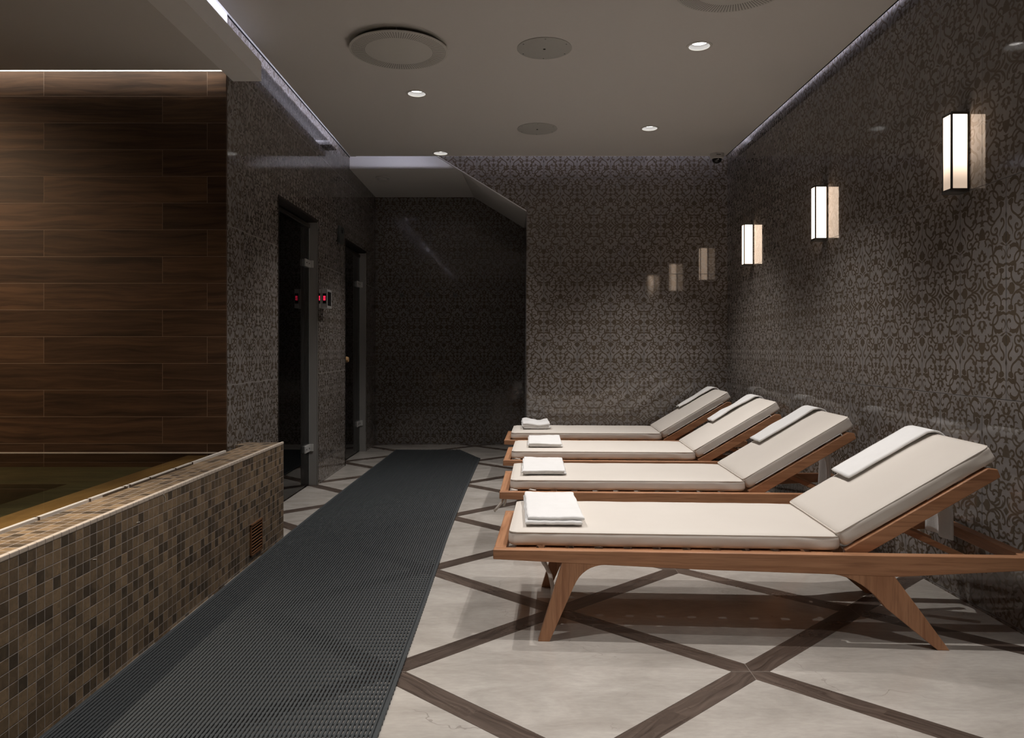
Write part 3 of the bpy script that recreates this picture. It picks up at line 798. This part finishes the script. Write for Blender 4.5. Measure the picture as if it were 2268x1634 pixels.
def rounded_cushion(x0, x1, y0, y1, z0, z1, rx, ry, rz, bulge, wr, seed, n=(40, 18, 8)):
    nx, ny, nz = n; vid = {}; vs = []; fs = []
    cx, cy, cz = (x0 + x1) / 2, (y0 + y1) / 2, (z0 + z1) / 2
    hx, hy, hz = (x1 - x0) / 2, (y1 - y0) / 2, (z1 - z0) / 2
    def spread(k, m, h, r):
        u = 2 * k / m - 1; t = abs(u) ** 0.8 * (1 if u > 0 else -1) if abs(u) > 0 else 0
        return t * h
    def vert(i, j, k):
        key = (i, j, k)
        if key in vid: return vid[key]
        p = [spread(i, nx, hx, rx), spread(j, ny, hy, ry), spread(k, nz, hz, rz)]
        h = (hx, hy, hz); r = (rx, ry, rz)
        q = [max(-h[a] + r[a], min(h[a] - r[a], p[a])) for a in range(3)]
        d = [(p[a] - q[a]) / r[a] for a in range(3)]; L = math.sqrt(sum(x * x for x in d))
        if L > 1e-6: p = [q[a] + d[a] / L * r[a] * min(1, max(abs(x) for x in d)) for a in range(3)]
        u, v = p[0] / hx, p[1] / hy
        if k > nz / 2: p[2] += bulge * (1 - u ** 6) * (1 - v ** 4)
        e = max(0, abs(u) - 0.55) / 0.45
        nn = pnoise(Vector((p[0] * 14 + seed, p[1] * 9, p[2] * 30)))
        p[1] += wr * nn * (0.4 + 1.2 * e) * (1 if abs(v) > 0.8 else 0.3)
        p[2] += wr * 0.5 * pnoise(Vector((p[0] * 8 + seed * 2, p[1] * 8, 3.0)))
        vs.append((cx + p[0], cy + p[1], cz + p[2])); vid[key] = len(vs) - 1
        return vid[key]
    for i in range(nx):
        for j in range(ny):
            for k, fl in ((0, 1), (nz, 0)):
                q = [vert(i, j, k), vert(i + 1, j, k), vert(i + 1, j + 1, k), vert(i, j + 1, k)]; fs.append(tuple(q[::-1] if fl else q))
    for i in range(nx):
        for k in range(nz):
            for j, fl in ((0, 0), (ny, 1)):
                q = [vert(i, j, k), vert(i + 1, j, k), vert(i + 1, j, k + 1), vert(i, j, k + 1)]; fs.append(tuple(q[::-1] if fl else q))
    for j in range(ny):
        for k in range(nz):
            for i, fl in ((0, 1), (nx, 0)):
                q = [vert(i, j, k), vert(i, j + 1, k), vert(i, j + 1, k + 1), vert(i, j, k + 1)]; fs.append(tuple(q[::-1] if fl else q))
    b = MB(); b.add(vs, fs); return b
def rim(x0, x1, y0, y1, z, rx, ry, n=8):
    pts = []
    for cx, cy, a0 in ((x1 - rx, y1 - ry, 0), (x0 + rx, y1 - ry, 90), (x0 + rx, y0 + ry, 180), (x1 - rx, y0 + ry, 270)):
        for k in range(n + 1):
            a = math.radians(a0 + 90 * k / n); pts.append((cx + rx * math.cos(a), cy + ry * math.sin(a), z))
    return pts
def xform(b, mat):
    b.v = [tuple(mat @ Vector(p)) for p in b.v]; return b

PIV = (1.278, 0.340); ANG = math.radians(31)
RB = Matrix.Translation((PIV[0], 0, PIV[1])) @ Matrix.Rotation(-ANG, 4, 'Y')     # backrest frame -> lounger frame

def make_lounger():
    root = empty('sun_lounger', (0, 0, 0))
    rail = [(0, 0.298), (0.27, 0.288), (0.75, 0.272), (1.24, 0.263), (1.45, 0.258), (LL, 0.290), (LL, ZT), (0, ZT)]
    for y in (0, LW - 0.036):
        MB().prism(rail, y, y + 0.036, 'y').build('side_rail', M['teak_x'], root, 0.003)
    MB().box(0.001, 0.046, 0.036, LW - 0.036, 0.299, ZT).build('end_rail', M['teak_y'], root, 0.003)
    MB().box(LL - 0.046, LL - 0.001, 0.036, LW - 0.036, 0.291, ZT).build('end_rail', M['teak_y'], root, 0.003)
    front = [(0.253, 0.289), (0.165, 0), (0.207, 0), (0.300, 0.215), (0.318, 0.250), (0.337, 0.270), (0.362, 0.280), (0.40, 0.2845)]
    rear = [(1.436, 0.259), (1.625, 0), (1.584, 0), (1.392, 0.161), (1.350, 0.208), (1.312, 0.241), (1.28, 0.255), (1.24, 0.264)]
    def soft(p0, p1, p2, n=8):
        return [((1 - t) ** 2 * p0[0] + 2 * t * (1 - t) * p1[0] + t * t * p2[0], (1 - t) ** 2 * p0[1] + 2 * t * (1 - t) * p1[1] + t * t * p2[1]) for t in [k / n for k in range(n + 1)]]
    front = [(0.253, 0.289), (0.165, 0), (0.207, 0)] + soft((0.294, 0.200), (0.328, 0.283), (0.415, 0.284))
    rear = [(1.436, 0.259), (1.625, 0), (1.584, 0)] + soft((1.405, 0.146), (1.325, 0.252), (1.22, 0.264))
    for poly in (front, rear):
        for y in (0.001, LW - 0.035):
            MB().prism(poly, y, y + 0.034, 'y').build('leg', M['teak_z'], root, 0.003)
    for k in range(11):
        x = 0.080 + k * 0.108
        MB().box(x, x + 0.078, 0.036, LW - 0.036, 0.312, 0.330).build('slat', M['teak_y'], root, 0.002)
    for y in (0.034, LW - 0.056):
        MB().box(0.080, 1.27, y, y + 0.022, 0.296, 0.3115).build('slat_support', M['teak_x'], root, 0.002)
    # seat cushion
    x0, x1, y0, y1, z0, z1 = 0.052, 1.272, 0.050, 0.622, 0.3315, 0.391
    c = rounded_cushion(x0, x1, y0, y1, z0, z1, 0.032, 0.026, 0.017, 0.007, 0.004, 1.3).build('seat_cushion', M['fabric'], root, smooth=70)
    MB().tube(rim(x0 + 0.004, x1 - 0.004, y0 + 0.004, y1 - 0.004, z1 - 0.006, 0.030, 0.024), 0.0026, 6, closed=True).build('piping', M['fabric'], c, smooth=60)
    # backrest
    for y in (0.042, LW - 0.042 - 0.030):
        br = MB().prism([(0, 0), (0.585, 0), (0.612, -0.020), (0.606, -0.050), (-0.02, -0.050)], y, y + 0.030, 'y')
        xform(br, RB).build('backrest_rail', M['teak_x'], root, 0.003)
    for k in range(5):
        s = MB().box(0.05 + k * 0.118, 0.05 + k * 0.118 + 0.07, 0.072, LW - 0.072, -0.022, -0.004)
        xform(s, RB).build('back_slat', M['teak_y'], root, 0.002)
    bx0, bx1 = 0.004, 0.636; bz0, bz1 = 0.003, 0.066
    bc = xform(rounded_cushion(bx0, bx1, y0, y1, bz0, bz1, 0.018, 0.018, 0.015, 0.006, 0.0035, 5.1, (26, 18, 8)), RB).build('back_cushion', M['fabric'], root, smooth=70)
    xform(MB().tube(rim(bx0 + 0.004, bx1 - 0.004, y0 + 0.004, y1 - 0.004, bz1 - 0.005, 0.017, 0.017), 0.0026, 6, closed=True), RB).build('piping', M['fabric'], bc, smooth=60)
    for y in (0.10, LW - 0.12):
        a, e = Vector((1.50, y, 0.408)), Vector((1.82, y, 0.262)); d = (e - a).normalized(); n = Vector((d.z, 0, -d.x)) * 0.011
        s = MB(); s.add([a + n, a - n, e - n, e + n] + [p + Vector((0, 0.018, 0)) for p in (a + n, a - n, e - n, e + n)],
                        [(0, 1, 2, 3), (7, 6, 5, 4), (0, 4, 5, 1), (1, 5, 6, 2), (2, 6, 7, 3), (3, 7, 4, 0)])
        s.build('prop_strut', M['teak_x'], root, 0.002)
    return root
def ribbon(path, wdt, across, th=0.0015):
    b = MB(); w_ = Vector(across).normalized() * wdt / 2; n = len(path); vs = []
    for p in path: p = Vector(p); vs += [p - w_, p + w_]
    b.add(vs, [(2 * i, 2 * i + 1, 2 * i + 3, 2 * i + 2) for i in range(n - 1)]); return b
def tie(root, path, wdt, across=(1, 0.2, 0)):
    o = ribbon(path, wdt, across).build('tie_strap', M['fabric'], root, smooth=60)
    m = o.modifiers.new('thick', 'SOLIDIFY'); m.thickness = 0.002; m.offset = 0
def zipper(root):
    y = 0.048
    z = xform(MB().tube([(0.05 + 0.05 * k, y, 0.012) for k in range(11)], 0.0022, 6), RB)
    o = z.build('zipper', M['terry'], root, smooth=60)
    xform(MB().box(0.55, 0.556, y - 0.004, y, -0.012, 0.014), RB).build('zip_pull', M['white_plastic'], o)

LOUNGERS = [  # x of near foot corner, y of near foot corner, yaw
    (-0.076, 2.752, -3.3), (-0.074, 3.850, -2.0), (-0.071, 4.935, -2.6), (-0.078, 6.015, -2.3)]
LAB = ['teak sun lounger closest to the viewer, long white tie hanging by its front leg',
       'teak sun lounger second from the viewer, short tie poking out under its foot corner',
       'teak sun lounger third from the viewer, second from the back wall',
       'teak sun lounger farthest away, standing against the back wall with a crumpled towel on it']
proto = make_lounger()
roots = [proto] + [copy_tree(proto) for _ in range(3)]
for r, (x, y, a), lab in zip(roots, LOUNGERS, LAB):
    r.location = (x, y, 0); r.rotation_euler = (0, 0, math.radians(a)); tag(r, lab, 'lounger', 'sun loungers in a row along the wall')
for r in roots[1:]: zipper(r)
tie(roots[0], [(0.150, 0.13, 0.312), (0.175, 0.12, 0.285), (0.192, 0.11, 0.245), (0.208, 0.10, 0.215), (0.218, 0.09, 0.17), (0.220, 0.085, 0.12), (0.2205, 0.085, 0.095)], 0.016)
tie(roots[0], [(0.152, 0.14, 0.312), (0.172, 0.14, 0.275), (0.186, 0.135, 0.245), (0.195, 0.13, 0.235)], 0.018)
tie(roots[1], [(0.020, 0.06, 0.296), (0.010, 0.05, 0.27), (-0.012, 0.045, 0.245), (-0.030, 0.045, 0.225)], 0.014, (0.6, 0, -0.8))
tie(roots[1], [(0.030, 0.06, 0.296), (0.028, 0.06, 0.27), (0.020, 0.06, 0.25)], 0.012)
for r, pts in ((roots[1], [(0.055, 0.040), (0.15, 0.040)]), (roots[2], [(0.075, 0.040), (0.16, 0.040)])):
    for x, y in pts:
        tie(r, [(x, y + 0.012, 0.337), (x + 0.010, y + 0.002, 0.340), (x + 0.026, y, 0.337), (x + 0.038, y + 0.008, 0.3355)], 0.008, (0, 0.7, 0.5))
b = MB().box(1.50, 1.60, 0.30, 0.36, 0.336, 0.352); b.lathe([(0.001, 0.0), (0.016, 0.0), (0.016, 0.03), (0.001, 0.03)], (1.56, 0.33, 0.352), 16)
b.build('bracket', M['white_plastic'], roots[2], 0.004)

# ------------------------------------------------------------------ towels
def lounger_mat(i):
    x, y, a = LOUNGERS[i]; return Matrix.Translation((x, y, 0)) @ Matrix.Rotation(math.radians(a), 4, 'Z')
def folded_towel(i, x0, x1, y0, y1, th, skew, layers, seed, lift, label):
    b = MB(); nx, ny = 30, 36
    for L in range(layers):
        z0 = th * L / layers; t = th / layers * 1.02
        inx = 0.006 * ((L * 7 + seed) % 3 - 1); iny = 0.004 * ((L * 5 + seed) % 3)
        vs, fs = [], []
        m = 10
        for iy in range(ny + 1):
            for ix in range(nx + 1):
                for side in (0, 1):
                    u, v = 0.5 - 0.5 * math.cos(math.pi * ix / nx), 0.5 - 0.5 * math.cos(math.pi * iy / ny)
                    X = x0 + inx + (x1 - x0) * u + skew * (v - 0.5); Y = y0 + iny + (y1 - y0 - iny) * v
                    ed = min(min(u, 1 - u) * (x1 - x0), min(v, 1 - v) * (y1 - y0)); rr = min(1.0, ed / (t * 0.55)); rr = math.sqrt(max(0, 1 - (1 - rr) ** 2))
                    zz = z0 + t * 0.5 + (t * 0.5 * (0.06 + 0.94 * rr)) * (1 if side else -1)
                    zz += lift * (0.4 + 0.6 * (L + 0.5) / layers) * pnoise(Vector((X * 9 + seed, Y * 7, seed * 1.7)))
                    zz += 0.0015 * pnoise(Vector((X * 40, Y * 30, seed + L)))
                    X += 0.004 * pnoise(Vector((Y * 12, L * 3.1, seed))); Y += 0.004 * pnoise(Vector((X * 14, L * 2.1, seed + 5)))
                    vs.append((X, Y, max(zz, 0.001 + 0.002 * L)))
        def I(ix, iy, s): return (iy * (nx + 1) + ix) * 2 + s
        for iy in range(ny):
            for ix in range(nx):
                fs.append((I(ix, iy, 1), I(ix + 1, iy, 1), I(ix + 1, iy + 1, 1), I(ix, iy + 1, 1)))
                fs.append((I(ix, iy, 0), I(ix, iy + 1, 0), I(ix + 1, iy + 1, 0), I(ix + 1, iy, 0)))
        for ix in range(nx):
            for iy in (0, ny): fs.append((I(ix, iy, 0), I(ix + 1, iy, 0), I(ix + 1, iy, 1), I(ix, iy, 1)))
        for iy in range(ny):
            for ix in (0, nx): fs.append((I(ix, iy, 0), I(ix, iy + 1, 0), I(ix, iy + 1, 1), I(ix, iy, 1)))
        b.add(vs, fs)
    o = b.build('folded_towel', M['terry'], None, smooth=60)
    o.matrix_world = lounger_mat(i) @ Matrix.Translation((0, 0, 0.4025))
    tag(o, label, 'towel', 'folded towels on the loungers')
folded_towel(0, 0.105, 0.322, 0.10, 0.60, 0.032, -0.03, 2, 3, 0.006, 'large white folded towel on the foot end of the lounger closest to the viewer')
folded_towel(1, 0.115, 0.340, 0.13, 0.60, 0.024, -0.005, 3, 5, 0.004, 'white folded towel on the foot end of the second lounger from the viewer')
folded_towel(2, 0.160, 0.385, 0.15, 0.62, 0.026, -0.01, 3, 8, 0.006, 'white folded towel on the foot end of the third lounger from the viewer')
folded_towel(3, 0.135, 0.360, 0.20, 0.60, 0.046, -0.02, 3, 11, 0.034, 'crumpled white towel on the foot end of the lounger by the back wall')

def draped_towel(i, y0, y1, s0, drop, seed, label, skew=0.0, wave=0.004):
    mat = lounger_mat(i)
    # path in the backrest frame: up the cushion, round its top end, then straight down
    path = []
    top = 0.084
    for k in range(26): s = s0 + (0.600 - s0) * k / 25; path.append(RB @ Vector((s, 0, top)))
    c = RB @ Vector((0.600, 0, 0.034)); r = 0.050
    a0 = ANG
    for k in range(1, 8):
        t = math.pi / 2 + a0 - (math.pi / 2 + a0) * k / 7
        path.append(Vector((c.x + r * math.cos(t), 0, c.z + r * math.sin(t))))
    zt = path[-1].z; xt = path[-1].x + 0.010
    for k in range(1, 18): path.append(Vector((xt + 0.004 * math.sin(k * 0.4 + seed), 0, zt - (zt - drop) * k / 17)))
    ny = 12; vs = []; n = len(path)
    for q, p in enumerate(path):
        hang = max(0.0, (q - 32) / (n - 32))
        for j in range(ny + 1):
            v = j / ny; Y = y0 + (y1 - y0) * v + skew * (1 - q / 26 if q < 26 else 0)
            d = 0.0
            if q < 26: off = Vector((0, 0, wave * pnoise(Vector((p.x * 9, Y * 12, seed))) + 0.002))
            else: off = Vector((hang * 0.010 * math.sin(v * 9 + seed) + 0.003 * hang, 0, 0))
            e = pnoise(Vector((p.x * 5 + p.z * 4, seed, v * 0.5))) * 0.010
            vs.append((p.x + off.x, Y + e, p.z + off.z))
    b = MB(); b.add(vs, [(q * (ny + 1) + j, q * (ny + 1) + j + 1, (q + 1) * (ny + 1) + j + 1, (q + 1) * (ny + 1) + j) for q in range(n - 1) for j in range(ny)])
    o = b.build('draped_towel', M['terry'], None, smooth=80)
    m = o.modifiers.new('thick', 'SOLIDIFY'); m.thickness = 0.009; m.offset = 1.0
    me_n = o.data
    o.matrix_world = mat
    tag(o, label, 'towel', 'towels hung over the backrests')
    return o
draped_towel(0, 0.425, 0.615, 0.235, 0.285, 2.0, 'long white towel draped over the backrest of the lounger closest to the viewer')
draped_towel(1, 0.430, 0.615, 0.245, 0.270, 4.0, 'long white towel draped over the backrest of the second lounger from the viewer')
draped_towel(2, 0.450, 0.615, 0.265, 0.280, 6.5, 'long white towel draped over the backrest of the third lounger from the viewer', wave=0.012)
draped_towel(3, 0.480, 0.615, 0.285, 0.300, 9.1, 'long white towel draped over the backrest of the lounger by the back wall', wave=0.016)

# ------------------------------------------------------------------ wall sconces
def sconce(y, mat, label):
    root = empty('wall_sconce', (XR, y, 1.735)); D, W_, HH = 0.076, 0.070, 0.325
    tag(root, label, 'wall lamp', 'wall lamps above the loungers')
    t = 0.0075
    fr = MB()
    for x in (-D, -t):
        for yy in (0, W_ - t): fr.box(x, x + t, yy, yy + t, 0, HH)
    for z in (0, HH - t):
        fr.box(-D, 0, 0, t, z, z + t); fr.box(-D, 0, W_ - t, W_, z, z + t); fr.box(-D, -D + t, t, W_ - t, z, z + t)
    fr.build('frame', M['nickel'], root, 0.001)
    MB().box(-D - 0.002, 0, -0.002, W_ + 0.002, -0.008, 0.0).build('bottom_cap', M['nickel'], root, 0.001)
    MB().box(-D - 0.001, 0, -0.001, W_ + 0.001, HH, HH + 0.004).build('top_cap', M['nickel'], root, 0.001)
    MB().box(-0.006, -0.0005, t, W_ - t, 0.01, HH - 0.01).build('back_plate', M['nickel'], root)
    s = MB(); i = 0.003
    s.box(-D + i, -t, i, W_ - i, t, HH - t)
    s.build('glass_shade', mat, root)
sconce(3.139, M['shade_near'], 'wall lamp closest to the viewer, opal glass bright only in its upper part')
sconce(4.557, M['shade'], 'middle of the three wall lamps in a row on the patterned right wall')
sconce(5.965, M['shade'], 'smallest-looking wall lamp, farthest along the right wall near the corner')

# ------------------------------------------------------------------ ceiling fittings
def downlight(x, y, label):
    root = empty('downlight', (x, y, ZC), label, 'ceiling light', 'recessed downlights')
    MB().lathe([(0.057, 0.0), (0.057, -0.003), (0.060, -0.0045), (0.070, -0.003), (0.0715, 0.0)], (0, 0, 0), 48).build('trim_ring', M['diffuser'], root, smooth=50)
    MB().lathe([(0.0585, -0.002), (0.054, 0.012), (0.049, 0.018), (0.043, 0.022)], (0, 0, 0), 48).build('reflector_cup', M['cup'], root, smooth=60)
    MB().disc((0, 0, 0.0215), 0.0435, 40).build('lamp_lens', M['lens'], root)
for (x, y), lab in zip(DL, ['glowing downlight just beyond the big round air diffuser', 'largest glowing downlight, at the upper right of the ceiling',
                            'glowing downlight on the right half of the ceiling nearer the camera dome', 'small glowing downlight at the back edge of the ceiling above the alcove']):
    downlight(x, y, lab)

def diffuser(x, y, label):
    root = empty('air_diffuser', (x, y, ZC), label, 'air diffuser', 'round ceiling air diffusers')
    MB().lathe([(0.243, -0.004), (0.243, 0.055), (0.001, 0.055)], (0, 0, 0), 64).build('duct_collar', M['diffuser'], root, smooth=50)
    MB().lathe([(0.243, -0.004), (0.262, -0.004), (0.266, 0.0)], (0, 0, 0), 64).build('rim', M['diffuser'], root, smooth=50)
    p = MB().lathe([(0.001, -0.028), (0.268, -0.028), (0.271, -0.030), (0.270, -0.034), (0.266, -0.036), (0.001, -0.036)], (0, 0, 0), 96)
    p.m = [0] * len(p.f)
    for ring in range(9):
        r = 0.188 + ring * 0.0083; n = 110
        for k in range(n):
            a = 2 * math.pi * (k + 0.0) / n
            c, s = math.cos(a), math.sin(a); h = 0.0026
            pts = []
            for q in range(6):
                t = 2 * math.pi * q / 6; pts.append((r * c + h * math.cos(t), r * s + h * math.sin(t), -0.0364))
            p.face(pts, 1)
    p.build('perforated_plate', [M['diffuser'], M['black']], root, smooth=40)
    for a in (35, 155, 275):
        c, s = math.cos(math.radians(a)), math.sin(math.radians(a))
        MB().lathe([(0.004, -0.03), (0.004, 0.05)], (0.225 * c, 0.225 * s, 0), 10).build('post', M['steel'], root)
diffuser(*DF[0], 'big round perforated air diffuser at the upper left of the ceiling')
diffuser(*DF[1], 'round perforated air diffuser cut off by the top edge of the picture')
def speaker(x, y, label):
    root = empty('ceiling_speaker', (x, y, ZC), label, 'ceiling speaker', 'flush round ceiling plates')
    MB().lathe([(0.152, 0.0), (0.153, -0.003), (0.149, -0.005), (0.001, -0.005)], (0, 0, 0), 64).build('cover_plate', M['grey_plate'], root, smooth=40)
    MB().lathe([(0.007, -0.005), (0.007, -0.0065), (0.001, -0.0065)], (0, 0, 0), 16).build('centre_screw', M['dark_plastic'], root)
    for k in range(6):
        a = math.radians(30 + 60 * k)
        MB().lathe([(0.004, -0.005), (0.004, -0.006), (0.0005, -0.006)], (0.136 * math.cos(a), 0.136 * math.sin(a), 0), 10).build('screw', M['nickel'], root)
speaker(0.171, 4.19, 'larger-looking flat round grey plate in the ceiling beside the big air diffuser')
speaker(0.179, 5.73, 'smaller-looking flat round grey plate farther back in the middle of the ceiling')

root = empty('smoke_detector', (-1.29, 7.37, ZC), 'white round smoke detector under the alcove ceiling', 'smoke detector')
MB().lathe([(0.068, 0.0), (0.068, -0.010), (0.060, -0.012), (0.001, -0.012)], (0, 0, 0), 40).build('base', M['white_plastic'], root, smooth=40)
MB().lathe([(0.050, -0.012), (0.048, -0.030), (0.040, -0.036), (0.001, -0.037)], (0, 0, 0), 40).build('sensor_head', M['white_plastic'], root, smooth=40)

root = empty('security_camera', (1.752, 6.47, ZC), 'small white dome security camera on the ceiling in the far right corner', 'security camera')
MB().lathe([(0.060, 0.0), (0.060, -0.028), (0.056, -0.040), (0.043, -0.046), (0.001, -0.046)], (0, 0, 0), 40).build('base', M['white_plastic'], root, smooth=40)
MB().lathe([(0.042, -0.046), (0.040, -0.060), (0.031, -0.074), (0.016, -0.082), (0.0005, -0.084)], (0, 0, 0), 40).build('dome', M['dark_plastic'], root, smooth=60)
MB().box(-0.018, 0.018, -0.0612, -0.0585, -0.022, -0.018).build('logo_mark', M['dark_plastic'], root)
MB().lathe([(0.0005, -0.0455), (0.006, -0.042), (0.006, -0.03)], (0.002, 0, -0.056), 16, 0, 'y').build('lens', M['chrome'], root)

# ------------------------------------------------------------------ fittings on the left and alcove walls
for x, lab in ((-1.245, 'leftmost chrome robe hook on the dark alcove wall'), (-0.954, 'middle chrome robe hook on the dark alcove wall'), (-0.648, 'rightmost chrome robe hook on the dark alcove wall')):
    root = empty('robe_hook', (x, YA, 1.652), lab, 'hook', 'robe hooks on the alcove wall')
    MB().box(-0.024, 0.024, -0.008, -0.0008, -0.024, 0.024).build('wall_plate', M['nickel'], root, 0.002)
    for dx in (-0.011, 0.011):
        b = MB(); b.tube([(dx, -0.008, 0.0), (dx, -0.03, -0.002), (dx * 1.2, -0.048, 0.004), (dx * 1.3, -0.052, 0.022)], 0.0055, 10)
        b.lathe([(0.0005, 0.009), (0.007, 0.006), (0.009, 0.0), (0.007, -0.006), (0.0005, -0.009)], (dx * 1.3, -0.052, 0.026), 12)
        b.build('peg', M['hook'], root, smooth=60)

root = empty('control_panel', (XL, 5.90, 1.387), 'silver control panel with glowing red digits beside the first glass door', 'control panel')
MB().box(0.001, 0.066, 0, 0.15, 0, 0.149).build('housing', M['steel'], root, 0.002)
MB().box(0.066, 0.0675, 0.02, 0.13, 0.02, 0.13).build('side_cover', M['dark_plastic'], root)
SEG = {'8': 'abcdefg', '0': 'abcdef', '2': 'abged', '6': 'afgedc'}
def seven(b, ch, x, z, wd, ht, y):
    t = wd * 0.22
    R = {'a': (0, wd, ht - t, ht), 'd': (0, wd, 0, t), 'g': (0, wd, ht / 2 - t / 2, ht / 2 + t / 2), 'f': (0, t, ht / 2, ht), 'e': (0, t, 0, ht / 2), 'b': (wd - t, wd, ht / 2, ht), 'c': (wd - t, wd, 0, ht / 2)}
    for s in SEG[ch]:
        a0, a1, c0, c1 = R[s]; b.box(x + a0, x + a1, y, y + 0.001, z + c0, z + c1)
for x0, x1, nd in ((0.003, 0.013, 1), (0.033, 0.060, 2)):
    d = MB().box(x0, x1, -0.003, 0.0, 0.035, 0.115).build('display', M['dark_plastic'], root, 0.001)
    g = MB()
    for k in range(3):
        for q in range(nd):
            wd = (x1 - x0) * (0.26 if nd == 2 else 0.7); seven(g, '8', x0 + (x1 - x0) * (0.20 if nd == 2 else 0.15) + q * (x1 - x0) * 0.34, 0.060 + k * 0.0125, wd, 0.0100, -0.0042)
    g.build('digits', M['led_red'], d)
for x in (0.024, 0.0645):
    MB().box(x - 0.001, x + 0.001, -0.002, 0, 0.002, 0.147).build('chrome_strip', M['chrome'], root)

root = empty('wall_sensor', (XL, 6.60, 1.99), 'slim dark box on the patterned wall between the two glass doors', 'sensor')
MB().box(0.001, 0.026, -0.075, 0.075, 0, 0.15).build('housing', M['grey_plastic'], root, 0.004)
MB().box(0.026, 0.028, -0.02, 0.02, 0.09, 0.12).build('window', M['dark_plastic'], root)

# ------------------------------------------------------------------ lights
def spot(x, y, z, watts, col, size=2.2, blend=0.5, radius=0.02, target=None):
    l = bpy.data.lights.new('spot', 'SPOT'); l.energy = watts; l.color = col; l.spot_size = size; l.spot_blend = blend; l.shadow_soft_size = radius
    o = bpy.data.objects.new('spot_light', l); COL.objects.link(o); o.location = (x, y, z)
    if target is not None: o.rotation_euler = (Vector(target) - Vector((x, y, z))).to_track_quat('-Z', 'Y').to_euler()
    return o
def strip(x, y, z, sx, sy, watts, col, rot):
    l = bpy.data.lights.new('cove_strip', 'AREA'); l.shape = 'RECTANGLE'; l.size = sx; l.size_y = sy; l.energy = watts; l.color = col
    o = bpy.data.objects.new('cove_light', l); COL.objects.link(o); o.location = (x, y, z); o.rotation_euler = rot
    return o
CW = (1.0, 0.955, 0.915)
PR, PL = 123.0, 94.0
SA, SB = math.radians(88), 0.85
for x, y in DL: spot(x, y, ZC + 0.012, PR if x > 0 else PL, CW, SA, SB)
for y in (2.60, 1.04, -0.52): spot(1.033, y, ZC - 0.01, PR, CW, SA, SB)
for y in (3.42, 1.91, 0.40): spot(-0.634, y, ZC - 0.01, PL, CW, SA, SB)
COOL = (0.80, 0.80, 1.0)
# cove strips lie on top of the hung ceiling and shine at the walls
zl = ZC + 0.049
strip(PX0 + 0.060, (PY1 + YF) / 2, zl, 0.010, 9.0, 14.0, COOL, (0, math.radians(115), 0))
strip(PX1 - 0.014, (PY1 + YF) / 2, zl, 0.010, 9.0, 8.5, COOL, (0, math.radians(-112), 0))
strip((PX0 + PX1) / 2, PY1 - 0.150, zl + 0.004, 3.1, 0.010, 9.0, COOL, (math.radians(100), 0, 0))
WARM = (1.0, 0.78, 0.58)
strip((XPOOL - 1.53) / 2, 3.895, ZP + 0.080, 3.0, 0.014, 6.0, (1.0, 0.93, 0.83), (math.radians(85), 0, 0))
spot(-3.7, 2.7, ZP - 0.02, 210, (1.0, 0.74, 0.50), 2.0, 1.0, 0.06, (-3.55, 4.0, 1.15))
spot(-1.95, 1.75, ZP - 0.01, 260, (1.0, 0.86, 0.70), 0.9, 0.9, 0.04, (-1.50, 2.2, 0.5))
